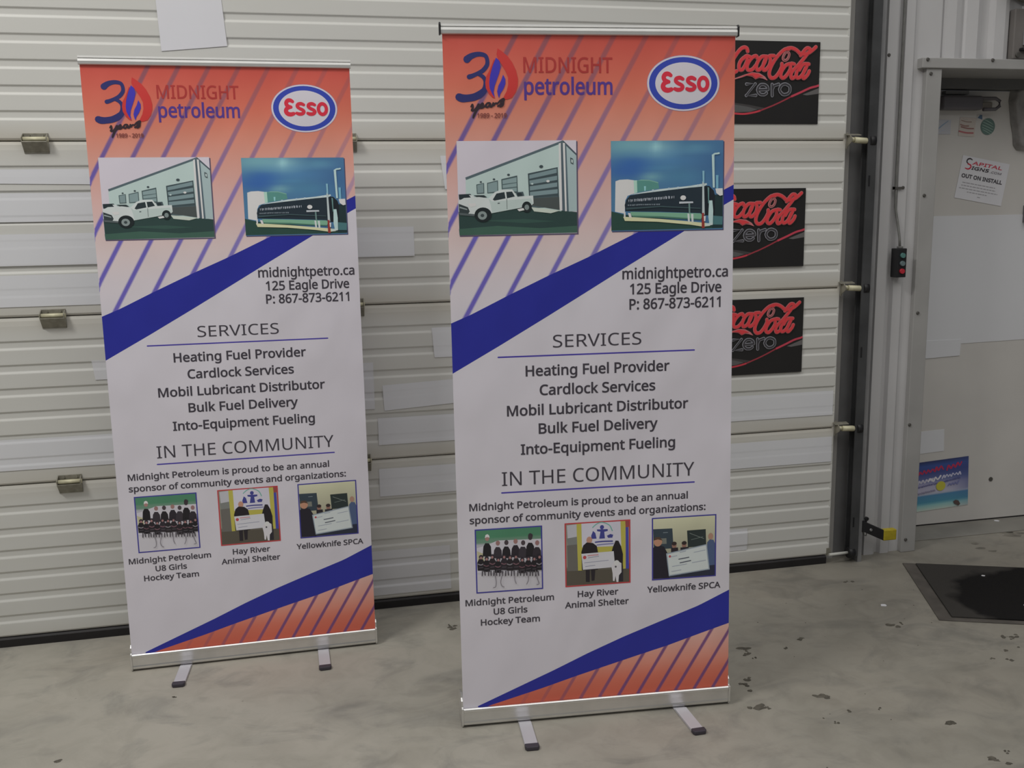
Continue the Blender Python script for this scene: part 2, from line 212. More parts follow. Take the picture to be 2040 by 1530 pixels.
ART = {
'A': [['p',(38,56,54),[(30,1526),(90,1502),(241,1511),(375,1495),(375,1436),(32,1435)]],['p',(52,78,68),[(31,1453),(142,1460),(266,1451),(376,1456),(375,1436),(32,1435)]],['p',(45,68,62),[(89,1476),(222,1478),(311,1470),(222,1466)]],['p',(150,166,164),[(54,1594),(330,1695),(329,1498),(241,1508),(91,1523),(53,1541)]],['p',(134,150,152),[(338,1695),(376,1658),(375,1497),(348,1497)]],['p',(70,84,90),[(53,1597),(336,1698),(339,1692),(55,1590)]],['p',(60,70,78),[(337,1698),(376,1661),(376,1655),(337,1691)]],['p',(185,195,195),[(324,1689),(330,1691),(331,1500),(324,1501)]],['p',(66,78,86),[(330,1692),(336,1691),(340,1498),(332,1500)]],['p',(180,192,194),[(336,1691),(342,1690),(345,1498),(340,1498)]],['p',(70,84,92),[(342,1690),(346,1685),(351,1497),(345,1498)]],['p',(52,64,68),[(233,1606),(320,1623),(324,1502),(236,1517)]],['p',(100,118,122),[(237,1602),(317,1619),(317,1607),(237,1591)]],['p',(100,118,122),[(237,1586),(318,1599),(318,1587),(238,1575)]],['p',(100,118,122),[(238,1570),(318,1580),(318,1568),(238,1558)]],['p',(100,118,122),[(238,1554),(319,1561),(319,1549),(238,1542)]],['p',(66,80,84),[(238,1537),(319,1541),(319,1529),(238,1526)]],['p',(66,80,84),[(239,1521),(320,1522),(320,1510),(239,1509)]],['e',(190,205,205),[291,1584,4.9,3.4]],['e',(150,165,165),[245,1577,3.5,2.6]],['p',(60,66,66),[(237,1536),(323,1539),(324,1502),(237,1517)]],['p',(60,74,76),[(156,1591),(202,1601),(203,1552),(157,1554)]],['p',(110,128,130),[(159,1588),(200,1596),(200,1556),(160,1557)]],['p',(70,86,88),[(158,1577),(200,1582),(200,1580),(158,1574)]],['p',(70,86,88),[(159,1566),(200,1570),(200,1567),(158,1563)]],['p',(60,74,76),[(115,1581),(146,1588),(146,1554),(115,1552)]],['p',(108,126,128),[(117,1579),(144,1585),(144,1557),(117,1554)]],['p',(60,74,76),[(84,1577),(106,1581),(106,1552),(85,1551)]],['p',(105,122,124),[(86,1575),(104,1579),(104,1554),(87,1553)]],['e',(52,62,66),[272,1625,5.8,4.4]],['e',(52,62,66),[177,1603,4.0,3.1]],['e',(52,62,66),[135,1591,3.5,2.7]],['e',(52,62,66),[97,1584,3.1,2.4]],['p',(52,62,66),[(357,1650),(365,1646),(366,1630),(358,1634)]],['p',(160,176,176),[(360,1645),(364,1643),(364,1634),(360,1636)]],['p',(158,166,158),[(241,1511),(267,1508),(325,1500),(298,1493),(249,1499)]],['p',(34,42,46),[(33,1550),(66,1551),(75,1541),(69,1536),(34,1536)]],['p',(40,48,50),[(75,1547),(105,1547),(114,1541),(91,1539)]],['p',(165,175,172),[(62,1548),(75,1547),(78,1540),(69,1539)]],['p',(166,176,172),[(30,1531),(48,1540),(91,1542),(118,1538),(136,1555),(154,1562),(187,1562),(201,1542),(247,1544),(248,1521),(241,1516),(205,1509),(127,1496),(90,1492),(37,1493),(31,1503)]],['p',(150,162,160),[(118,1537),(128,1529),(241,1536),(248,1521),(205,1509),(127,1496),(124,1518)]],['p',(36,44,48),[(130,1534),(141,1551),(164,1555),(167,1537),(135,1531)]],['p',(36,44,48),[(169,1555),(186,1556),(194,1542),(171,1537)]],['p',(60,72,76),[(196,1554),(218,1555),(221,1543),(202,1541)]],['p',(36,44,48),[(200,1552),(213,1552),(216,1544),(202,1543)]],['p',(44,52,54),[(32,1524),(58,1514),(63,1502),(57,1493),(33,1498)]],['p',(120,130,130),[(35,1516),(56,1509),(56,1506),(34,1512)]],['p',(200,206,200),[(58,1524),(80,1525),(82,1517),(66,1514)]],['p',(70,78,80),[(31,1499),(77,1494),(76,1488),(35,1492)]],['e',(26,32,34),[101,1492,24.6,20.6]],['e',(110,120,120),[99,1490,13.2,12.0]],['e',(50,58,60),[99,1490,5.3,4.7]],['e',(26,32,34),[228,1512,14.2,15.5]],['e',(100,110,110),[228,1511,6.7,7.8]],['p',(40,48,50),[(170,1536),(170,1507),(171,1507),(171,1536)]],['p',(60,70,72),[(144,1525),(150,1525),(150,1523),(144,1522)]],['p',(185,192,186),[(200,1506),(218,1509),(221,1503),(205,1500)]]],
'B': [['p',(172,176,176),[(490,1581),(502,1585),(526,1586),(547,1583),(549,1547),(526,1539),(519,1526),(517,1488),(488,1494)]],['p',(140,180,160),[(544,1583),(555,1583),(558,1549),(546,1545)]],['p',(72,118,112),[(554,1582),(567,1584),(591,1583),(618,1575),(621,1559),(555,1548)]],['p',(100,140,130),[(554,1582),(567,1585),(591,1584),(618,1577),(618,1574),(591,1581),(567,1582)]],['p',(120,165,170),[(575,1566),(581,1566),(580,1553),(576,1552)]],['p',(36,60,54),[(476,1495),(517,1485),(815,1450),(814,1441),(476,1440)]],['p',(28,44,46),[(784,1539),(814,1537),(815,1443),(783,1442)]],['p',(60,96,100),[(783,1478),(815,1475),(814,1451),(783,1452)]],['p',(30,40,48),[(519,1495),(517,1513),(522,1528),(533,1540),(578,1546),(691,1558),(759,1565),(773,1564),(787,1550),(791,1535),(790,1478),(760,1479),(746,1486),(623,1492)]],['p',(22,28,34),[(759,1564),(773,1564),(787,1550),(791,1535),(790,1478),(762,1479)]],['p',(160,172,182),[(546,1545),(623,1557),(713,1565),(754,1571),(765,1572),(766,1568),(757,1563),(713,1560),(623,1551),(537,1542)]],['p',(150,165,175),[(599,1556),(605,1556),(606,1550),(599,1549)]],['p',(150,165,175),[(647,1560),(652,1561),(653,1554),(647,1554)]],['p',(150,165,175),[(675,1563),(681,1563),(682,1557),(675,1556)]],['p',(150,165,175),[(736,1569),(742,1569),(743,1563),(736,1563)]],['p',(128,134,142),[(528,1528),(531,1528),(530,1521),(529,1521)]],['p',(128,134,142),[(534,1529),(538,1528),(537,1521),(535,1521)]],['p',(128,134,142),[(539,1528),(542,1529),(541,1522),(540,1522)]],['p',(128,134,142),[(545,1530),(549,1529),(548,1522),(546,1522)]],['p',(128,134,142),[(550,1530),(553,1529),(552,1523),(551,1522)]],['p',(128,134,142),[(555,1531),(559,1530),(558,1523),(555,1523)]],['p',(128,134,142),[(560,1530),(564,1530),(563,1523),(560,1523)]],['p',(128,134,142),[(565,1531),(570,1530),(570,1523),(565,1523)]],['p',(128,134,142),[(572,1531),(575,1531),(574,1524),(572,1524)]],['p',(128,134,142),[(576,1532),(582,1531),(581,1524),(577,1524)]],['p',(128,134,142),[(583,1533),(586,1532),(585,1525),(584,1525)]],['p',(128,134,142),[(587,1532),(593,1532),(592,1525),(588,1525)]],['p',(128,134,142),[(594,1532),(597,1532),(596,1525),(594,1525)]],['p',(128,134,142),[(598,1534),(601,1533),(600,1526),(599,1526)]],['p',(128,134,142),[(604,1533),(608,1533),(607,1526),(605,1526)]],['p',(128,134,142),[(610,1534),(615,1533),(614,1526),(610,1526)]],['p',(128,134,142),[(617,1534),(622,1534),(621,1527),(617,1527)]],['p',(128,134,142),[(624,1534),(629,1534),(628,1527),(624,1527)]],['p',(128,134,142),[(631,1535),(633,1535),(633,1528),(631,1528)]],['p',(128,134,142),[(635,1535),(638,1535),(637,1528),(635,1528)]],['p',(128,134,142),[(639,1537),(645,1535),(644,1528),(640,1528)]],['p',(128,134,142),[(648,1537),(653,1536),(653,1529),(648,1529)]],['p',(128,134,142),[(657,1536),(661,1536),(660,1530),(657,1529)]],['p',(128,134,142),[(664,1537),(666,1537),(666,1530),(664,1530)]],['p',(96,106,114),[(526,1514),(530,1514),(530,1510),(526,1510)]],['p',(96,106,114),[(532,1514),(536,1514),(536,1510),(532,1510)]],['p',(96,106,114),[(538,1514),(541,1514),(541,1510),(538,1510)]],['p',(96,106,114),[(542,1514),(546,1515),(545,1510),(542,1510)]],['p',(96,106,114),[(547,1514),(549,1515),(549,1511),(547,1510)]],['p',(96,106,114),[(551,1514),(554,1515),(554,1511),(551,1510)]],['p',(96,106,114),[(555,1515),(559,1515),(558,1511),(555,1510)]],['p',(96,106,114),[(560,1515),(565,1515),(564,1511),(560,1511)]],['p',(96,106,114),[(566,1515),(570,1515),(570,1511),(566,1511)]],['p',(96,106,114),[(572,1515),(575,1515),(575,1511),(572,1511)]],['p',(96,106,114),[(577,1515),(581,1515),(581,1511),(577,1511)]],['p',(96,106,114),[(582,1515),(587,1515),(586,1511),(582,1511)]],['p',(96,106,114),[(588,1515),(591,1515),(590,1511),(588,1511)]],['p',(96,106,114),[(592,1515),(595,1515),(595,1511),(592,1511)]],['p',(96,106,114),[(597,1515),(599,1515),(598,1511),(597,1511)]],['p',(96,106,114),[(600,1515),(602,1515),(602,1511),(600,1511)]],['p',(96,106,114),[(604,1515),(608,1515),(608,1511),(604,1511)]],['p',(96,106,114),[(610,1515),(612,1515),(611,1511),(610,1511)]],['p',(96,106,114),[(613,1515),(617,1515),(616,1511),(613,1511)]],['p',(96,106,114),[(618,1515),(623,1515),(622,1511),(618,1511)]],['e',(185,190,196),[693,1531,8.6,6.9]],['p',(150,156,162),[(681,1520),(723,1520),(724,1515),(681,1514)]],['p',(50,66,70),[(521,1505),(623,1509),(746,1501),(746,1498),(623,1505),(521,1499)]],['p',(100,140,118),[(533,1493),(623,1490),(746,1485),(753,1479),(748,1469),(623,1479),(537,1482)]],['p',(62,98,84),[(537,1482),(623,1479),(748,1469),(748,1466),(623,1474),(541,1477)]],['p',(178,182,140),[(512,1479),(546,1477),(623,1471),(714,1462),(760,1457),(774,1455),(776,1448),(755,1446),(712,1453),(614,1463),(517,1467)]],['p',(196,200,190),[(526,1490),(534,1489),(538,1476),(530,1477)]],['p',(196,200,190),[(514,1493),(519,1493),(519,1477),(514,1477)]],['p',(166,182,172),[(706,1485),(712,1485),(714,1460),(708,1461)]],['p',(166,182,172),[(717,1484),(724,1484),(725,1459),(719,1459)]],['p',(86,110,108),[(709,1514),(714,1514),(715,1486),(710,1486)]],['p',(150,185,172),[(772,1522),(782,1522),(785,1492),(784,1452),(774,1450),(770,1474)]],['p',(160,190,178),[(760,1455),(783,1457),(784,1451),(762,1447)]],['p',(150,160,162),[(751,1578),(756,1578),(759,1481),(751,1481)]],['p',(110,150,165),[(751,1608),(757,1608),(757,1574),(752,1574)]],['p',(120,46,42),[(750,1486),(757,1486),(759,1442),(750,1442)]],['p',(190,200,190),[(756,1477),(762,1477),(761,1462),(757,1462)]],['p',(150,172,190),[(779,1654),(787,1653),(789,1559),(783,1559)]],['s',(150,172,190),5,[(782,1652),(788,1656),(796,1657),(801,1658)]],['p',(96,140,160),[(792,1595),(800,1595),(800,1556),(793,1556)]],['p',(180,186,198),[(791,1556),(813,1557),(814,1537),(805,1535),(794,1543)]],['p',(80,110,110),[(767,1561),(772,1559),(772,1513),(769,1514)]]],
'C': [['p',(160,158,165),[(56,506),(85,513),(120,526),(196,524),(254,523),(256,463),(252,414),(54,428)]],['p',(150,146,120),[(56,497),(76,487),(78,463),(58,461)]],['p',(26,24,28),[(73,479),(76,510),(82,520),(93,519),(99,508),(100,477)]],['p',(44,40,46),[(105,471),(108,496),(114,506),(125,505),(131,494),(132,469)]],['p',(30,28,32),[(131,470),(134,495),(140,506),(151,505),(157,494),(159,468)]],['p',(36,32,38),[(159,471),(162,498),(168,508),(179,508),(185,496),(187,469)]],['p',(46,42,48),[(181,467),(184,492),(190,502),(202,501),(208,490),(209,465)]],['p',(28,26,30),[(204,469),(207,502),(213,513),(224,512),(230,501),(232,467)]],['p',(40,36,42),[(224,461),(227,488),(234,498),(245,497),(251,486),(253,459)]],['e',(132,100,96),[88,534,6.3,7.7]],['e',(120,92,90),[120,518,6.4,7.8]],['e',(58,50,54),[146,518,6.4,7.8]],['e',(126,96,92),[174,520,6.4,7.8]],['e',(60,52,56),[197,514,6.4,7.8]],['e',(50,44,48),[219,529,6.4,7.8]],['e',(120,90,90),[240,511,6.4,7.8]],['p',(186,176,172),[(81,536),(83,545),(89,548),(94,544),(96,536),(88,539)]],['p',(48,42,48),[(212,532),(214,540),(219,543),(226,539),(227,531),(219,535)]],['p',(28,26,30),[(57,436),(56,461),(62,472),(73,471),(78,461),(76,435)]],['s',(110,106,112),3.2,[(59,456),(67,453),(75,456)]],['s',(70,66,72),2.0,[(61,444),(74,445)]],['e',(40,36,42),[68,478,6.3,6.6]],['e',(132,98,98),[68,475,3.5,4.2]],['p',(28,26,30),[(74,431),(74,457),(79,467),(91,466),(96,456),(94,430)]],['s',(84,60,68),3.2,[(76,452),(84,448),(92,451)]],['s',(70,66,72),2.0,[(78,440),(91,440)]],['e',(40,36,42),[85,473,6.3,6.6]],['e',(132,98,98),[85,470,3.5,4.2]],['p',(34,30,34),[(91,436),(91,462),(97,472),(108,471),(113,461),(111,435)]],['s',(96,70,78),3.2,[(94,457),(102,453),(110,456)]],['s',(70,66,72),2.0,[(96,444),(109,445)]],['e',(40,36,42),[103,478,6.4,6.6]],['e',(132,98,98),[102,475,3.5,4.2]],['p',(28,26,30),[(109,426),(108,452),(114,462),(125,461),(130,451),(128,425)]],['s',(96,70,78),3.2,[(111,446),(119,443),(127,446)]],['s',(70,66,72),2.0,[(113,434),(126,435)]],['e',(40,36,42),[120,468,6.4,6.6]],['e',(132,98,98),[120,465,3.5,4.2]],['p',(38,34,40),[(127,434),(127,459),(132,470),(144,469),(149,459),(147,432)]],['s',(96,70,78),3.2,[(130,454),(138,451),(146,454)]],['s',(70,66,72),2.0,[(132,442),(144,442)]],['e',(40,36,42),[138,475,6.4,6.6]],['e',(132,98,98),[138,473,3.5,4.2]],['p',(34,30,34),[(145,431),(144,456),(150,467),(161,466),(166,456),(165,429)]],['s',(110,106,112),3.2,[(147,451),(155,448),(163,451)]],['s',(70,66,72),2.0,[(149,439),(162,439)]],['e',(40,36,42),[156,472,6.4,6.6]],['e',(132,98,98),[156,470,3.5,4.2]],['p',(34,30,34),[(163,431),(163,457),(168,467),(180,467),(185,457),(183,430)]],['s',(96,70,78),3.2,[(166,452),(174,448),(182,451)]],['s',(70,66,72),2.0,[(168,440),(181,440)]],['e',(40,36,42),[174,473,6.4,6.6]],['e',(132,98,98),[174,471,3.5,4.2]],['p',(34,30,34),[(182,420),(181,446),(187,456),(199,456),(204,446),(202,419)]],['s',(84,60,68),3.2,[(184,441),(192,437),(201,440)]],['s',(70,66,72),2.0,[(186,429),(199,429)]],['e',(40,36,42),[193,462,6.4,6.6]],['e',(132,98,98),[193,460,3.5,4.2]],['p',(28,26,30),[(201,423),(200,449),(206,459),(217,458),(222,448),(221,422)]],['s',(84,60,68),3.2,[(203,444),(211,440),(219,443)]],['s',(70,66,72),2.0,[(205,431),(218,432)]],['e',(40,36,42),[212,465,6.4,6.6]],['e',(132,98,98),[212,462,3.5,4.2]],['p',(28,26,30),[(219,422),(219,447),(224,458),(236,457),(241,447),(239,420)]],['s',(96,70,78),3.2,[(222,442),(230,439),(238,442)]],['s',(70,66,72),2.0,[(224,430),(237,430)]],['e',(40,36,42),[230,463,6.4,6.7]],['e',(132,98,98),[230,461,3.5,4.2]],['p',(28,26,30),[(235,427),(234,452),(240,463),(251,462),(257,452),(255,425)]],['s',(110,106,112),3.2,[(237,447),(245,443),(253,447)]],['s',(70,66,72),2.0,[(239,435),(252,435)]],['e',(40,36,42),[246,468,6.4,6.7]],['e',(132,98,98),[246,466,3.5,4.2]],['s',(56,52,58),3.4,[(71,434),(70,420)]],['s',(56,52,58),3.4,[(78,434),(79,421)]],['s',(56,52,58),3.4,[(90,433),(89,419)]],['s',(56,52,58),3.4,[(97,433),(97,419)]],['s',(56,52,58),3.4,[(106,432),(105,418)]],['s',(56,52,58),3.4,[(113,431),(114,418)]],['s',(56,52,58),3.4,[(124,431),(123,416)]],['s',(56,52,58),3.4,[(131,430),(132,417)]],['s',(56,52,58),3.4,[(142,429),(141,415)]],['s',(56,52,58),3.4,[(149,429),(150,416)]],['s',(56,52,58),3.4,[(160,428),(159,414)]],['s',(56,52,58),3.4,[(167,428),(168,414)]],['s',(56,52,58),3.4,[(179,427),(178,412)]],['s',(56,52,58),3.4,[(186,426),(187,413)]],['s',(56,52,58),3.4,[(198,425),(197,411)]],['s',(56,52,58),3.4,[(205,425),(206,412)]],['s',(56,52,58),3.4,[(217,424),(216,410)]],['s',(56,52,58),3.4,[(224,424),(224,410)]],['s',(56,52,58),3.4,[(234,423),(233,408)]],['s',(56,52,58),3.4,[(241,422),(242,409)]],['s',(96,92,98),2.0,[(107,431),(112,400),(110,383),(103,380)]],['s',(96,92,98),2.0,[(135,429),(126,399),(129,384),(136,380)]],['s',(96,92,98),2.0,[(169,429),(169,402),(173,388)]],['s',(96,92,98),2.0,[(208,423),(211,399),(205,384)]],['s',(96,92,98),2.0,[(233,425),(237,403),(243,383),(236,381)]]],
'D': [['p',(150,150,156),[(332,559),(362,561),(363,498),(335,495)]],['p',(100,102,100),[(331,518),(363,522),(364,498),(335,495)]],['p',(84,82,78),[(332,496),(365,498),(367,412),(333,408)]],['p',(148,142,66),[(362,563),(381,563),(382,414),(365,414)]],['p',(148,142,66),[(378,491),(502,489),(504,464),(379,466)]],['p',(148,142,66),[(498,563),(516,563),(517,411),(502,409)]],['p',(56,58,132),[(515,542),(523,542),(525,401),(515,400)]],['p',(120,60,60),[(514,563),(527,562),(527,543),(515,542)]],['p',(70,66,58),[(330,415),(526,410),(527,361),(329,370)]],['p',(164,162,176),[(377,565),(499,562),(501,484),(378,487)]],['e',(52,54,112),[441,547,6.5,6.7]],['p',(52,54,112),[(425,541),(459,540),(459,534),(448,532),(450,511),(432,511),(436,533),(426,535)]],['p',(52,54,112),[(407,522),(413,537),(420,530),(424,512),(408,512)]],['p',(52,54,112),[(456,519),(467,524),(476,521),(473,512),(460,512)]],['s',(90,140,130),3,[(412,548),(426,559),(443,562),(464,552),(473,534)]],['s',(52,54,112),4,[(420,501),(443,502),(473,501)]],['s',(96,98,140),3,[(425,492),(449,493),(476,493)]],['e',(150,112,96),[401,509,8.9,10.9]],['p',(30,26,30),[(376,473),(382,493),(393,502),(412,499),(424,489),(428,468),(427,414),(377,415)]],['p',(34,30,34),[(389,418),(402,417),(401,376),(389,377)]],['p',(34,30,34),[(405,417),(419,417),(416,380),(407,379)]],['e',(150,112,96),[486,491,6.6,9.2]],['p',(30,26,30),[(471,469),(475,483),(483,502),(492,501),(500,483),(506,458),(505,412),(475,411)]],['p',(36,34,40),[(490,422),(506,421),(506,371),(493,371)]],['p',(166,166,182),[(376,467),(477,469),(481,418),(380,416)]],['s',(100,102,120),1.6,[(397,453),(430,456)]],['s',(110,112,130),1.6,[(385,438),(460,441)]],['s',(110,112,130),1.6,[(388,426),(418,428)]],['e',(150,60,66),[386,455,5.4,5.5]],['s',(160,110,116),3,[(396,460),(428,461)]],['p',(170,168,172),[(469,422),(475,432),(487,438),(501,429),(501,400),(493,391),(491,369),(485,370),(482,390),(479,373),(474,374),(473,399)]],['e',(176,174,176),[486,431,8.4,8.6]],['e',(60,58,62),[483,419,3.0,3.1]]],
'E': [['p',(44,54,62),[(601,530),(663,529),(667,465),(604,465)]],['p',(96,98,92),[(626,499),(644,499),(645,481),(628,481)]],['s',(110,120,126),1.6,[(634,517),(648,517)]],['p',(36,44,44),[(710,519),(770,520),(772,466),(713,465)]],['s',(100,108,104),1.6,[(719,510),(739,501),(764,490)]],['s',(90,100,96),1.6,[(724,489),(761,496)]],['p',(36,40,52),[(645,392),(654,410),(803,412),(803,361),(601,371)]],['p',(30,28,36),[(601,471),(617,480),(637,472),(649,448),(654,370),(601,371)]],['e',(150,112,92),[617,489,13.4,14.7]],['p',(70,54,44),[(604,494),(608,504),(623,504),(632,492),(617,497)]],['e',(120,90,80),[669,474,7.3,9.9]],['e',(44,36,36),[669,480,7.9,6.2]],['p',(34,30,36),[(659,466),(681,467),(683,446),(659,444)]],['e',(120,90,80),[701,474,7.3,9.9]],['e',(44,36,36),[701,480,8.0,6.2]],['p',(34,34,40),[(689,466),(715,467),(717,449),(689,446)]],['e',(140,110,96),[786,496,8.0,10.5]],['p',(62,76,104),[(775,477),(783,486),(795,484),(802,472),(803,400),(779,392)]],['p',(34,38,54),[(778,402),(803,403),(803,362),(780,363)]],['p',(120,130,140),[(643,450),(774,472),(784,389),(652,376)]],['p',(166,172,182),[(647,447),(771,468),(780,392),(654,380)]],['s',(70,74,84),3.4,[(684,429),(716,433)]],['s',(70,74,84),3.4,[(688,417),(722,422)]],['s',(128,134,146),2,[(657,438),(678,441)]],['s',(128,134,146),2,[(733,448),(769,453)]],['s',(128,134,146),2,[(663,407),(709,412)]],['s',(128,134,146),2,[(727,415),(770,420)]],['s',(128,134,146),2,[(661,391),(691,394)]],['s',(128,134,146),2,[(687,451),(706,454)]],['e',(150,70,76),[655,440,3.7,3.7]]],
'LOGO': [['r',(38,40,86),[(67,1920,19.991999999999997),(78,1928,16.66),(92,1933,13.803999999999998),(106,1934,12.376),(119,1930,11.424),(124,1919,10.948),(123,1905,11.899999999999999),(112,1891,12.376),(98,1883,10.948),(82,1876,11.899999999999999),(72,1873,13.328)]],['r',(38,40,86),[(98,1880,8.568),(110,1874,10.948),(117,1863,10.948),(117,1849,12.376),(113,1836,16.66),(100,1825,19.991999999999997),(84,1818,19.991999999999997),(65,1815,19.991999999999997),(51,1815,21.896),(42,1818,20.944)]],['p',(158,46,44),[(154,1950),(166,1942),(181,1930),(194,1913),(205,1890),(210,1867),(209,1849),(203,1831),(192,1816),(177,1811),(168,1812),(168,1818),(177,1834),(182,1852),(182,1872),(175,1889),(164,1907),(155,1921),(151,1934)]],['p',(158,46,44),[(143,1921),(137,1907),(128,1887),(120,1874),(117,1858),(118,1843),(126,1827),(136,1817),(144,1814),(140,1823),(133,1836),(129,1852),(130,1874),(136,1896),(145,1919)]],['p',(52,44,140),[(149,1925),(158,1917),(161,1900),(157,1883),(150,1865),(143,1847),(140,1831),(143,1816),(136,1826),(129,1842),(128,1858),(132,1880),(140,1905)]],['p',(52,44,140),[(168,1879),(174,1867),(174,1854),(168,1840),(159,1827),(155,1815),(152,1823),(150,1834),(154,1849),(162,1863)]],['r',(44,34,40),[(75,1792,4),(79,1798,5),(80,1789,6),(77,1782,6),(83,1782,5),(91,1790,5),(97,1799,6),(93,1787,6),(87,1776,6),(82,1765,5),(80,1762,4),(82,1770,4),(89,1781,4),(101,1790,5)]],['r',(44,34,40),[(101,1789,5),(109,1796,5),(108,1801,5),(102,1796,5),(103,1789,6),(111,1791,5),(121,1801,5)]],['r',(44,34,40),[(128,1802,5),(121,1801,5),(117,1793,6),(123,1791,5),(130,1801,5),(129,1793,6),(134,1792,5)]],['r',(44,34,40),[(134,1792,5),(139,1802,6),(139,1795,5),(145,1801,5),(150,1800,5)]],['r',(44,34,40),[(150,1800,5),(158,1808,5),(161,1805,6),(158,1797,6),(151,1793,5)]],['r',(44,34,40),[(158,1808,6),(168,1813,6),(167,1805,6),(165,1796,6),(158,1792,5)]]],
}
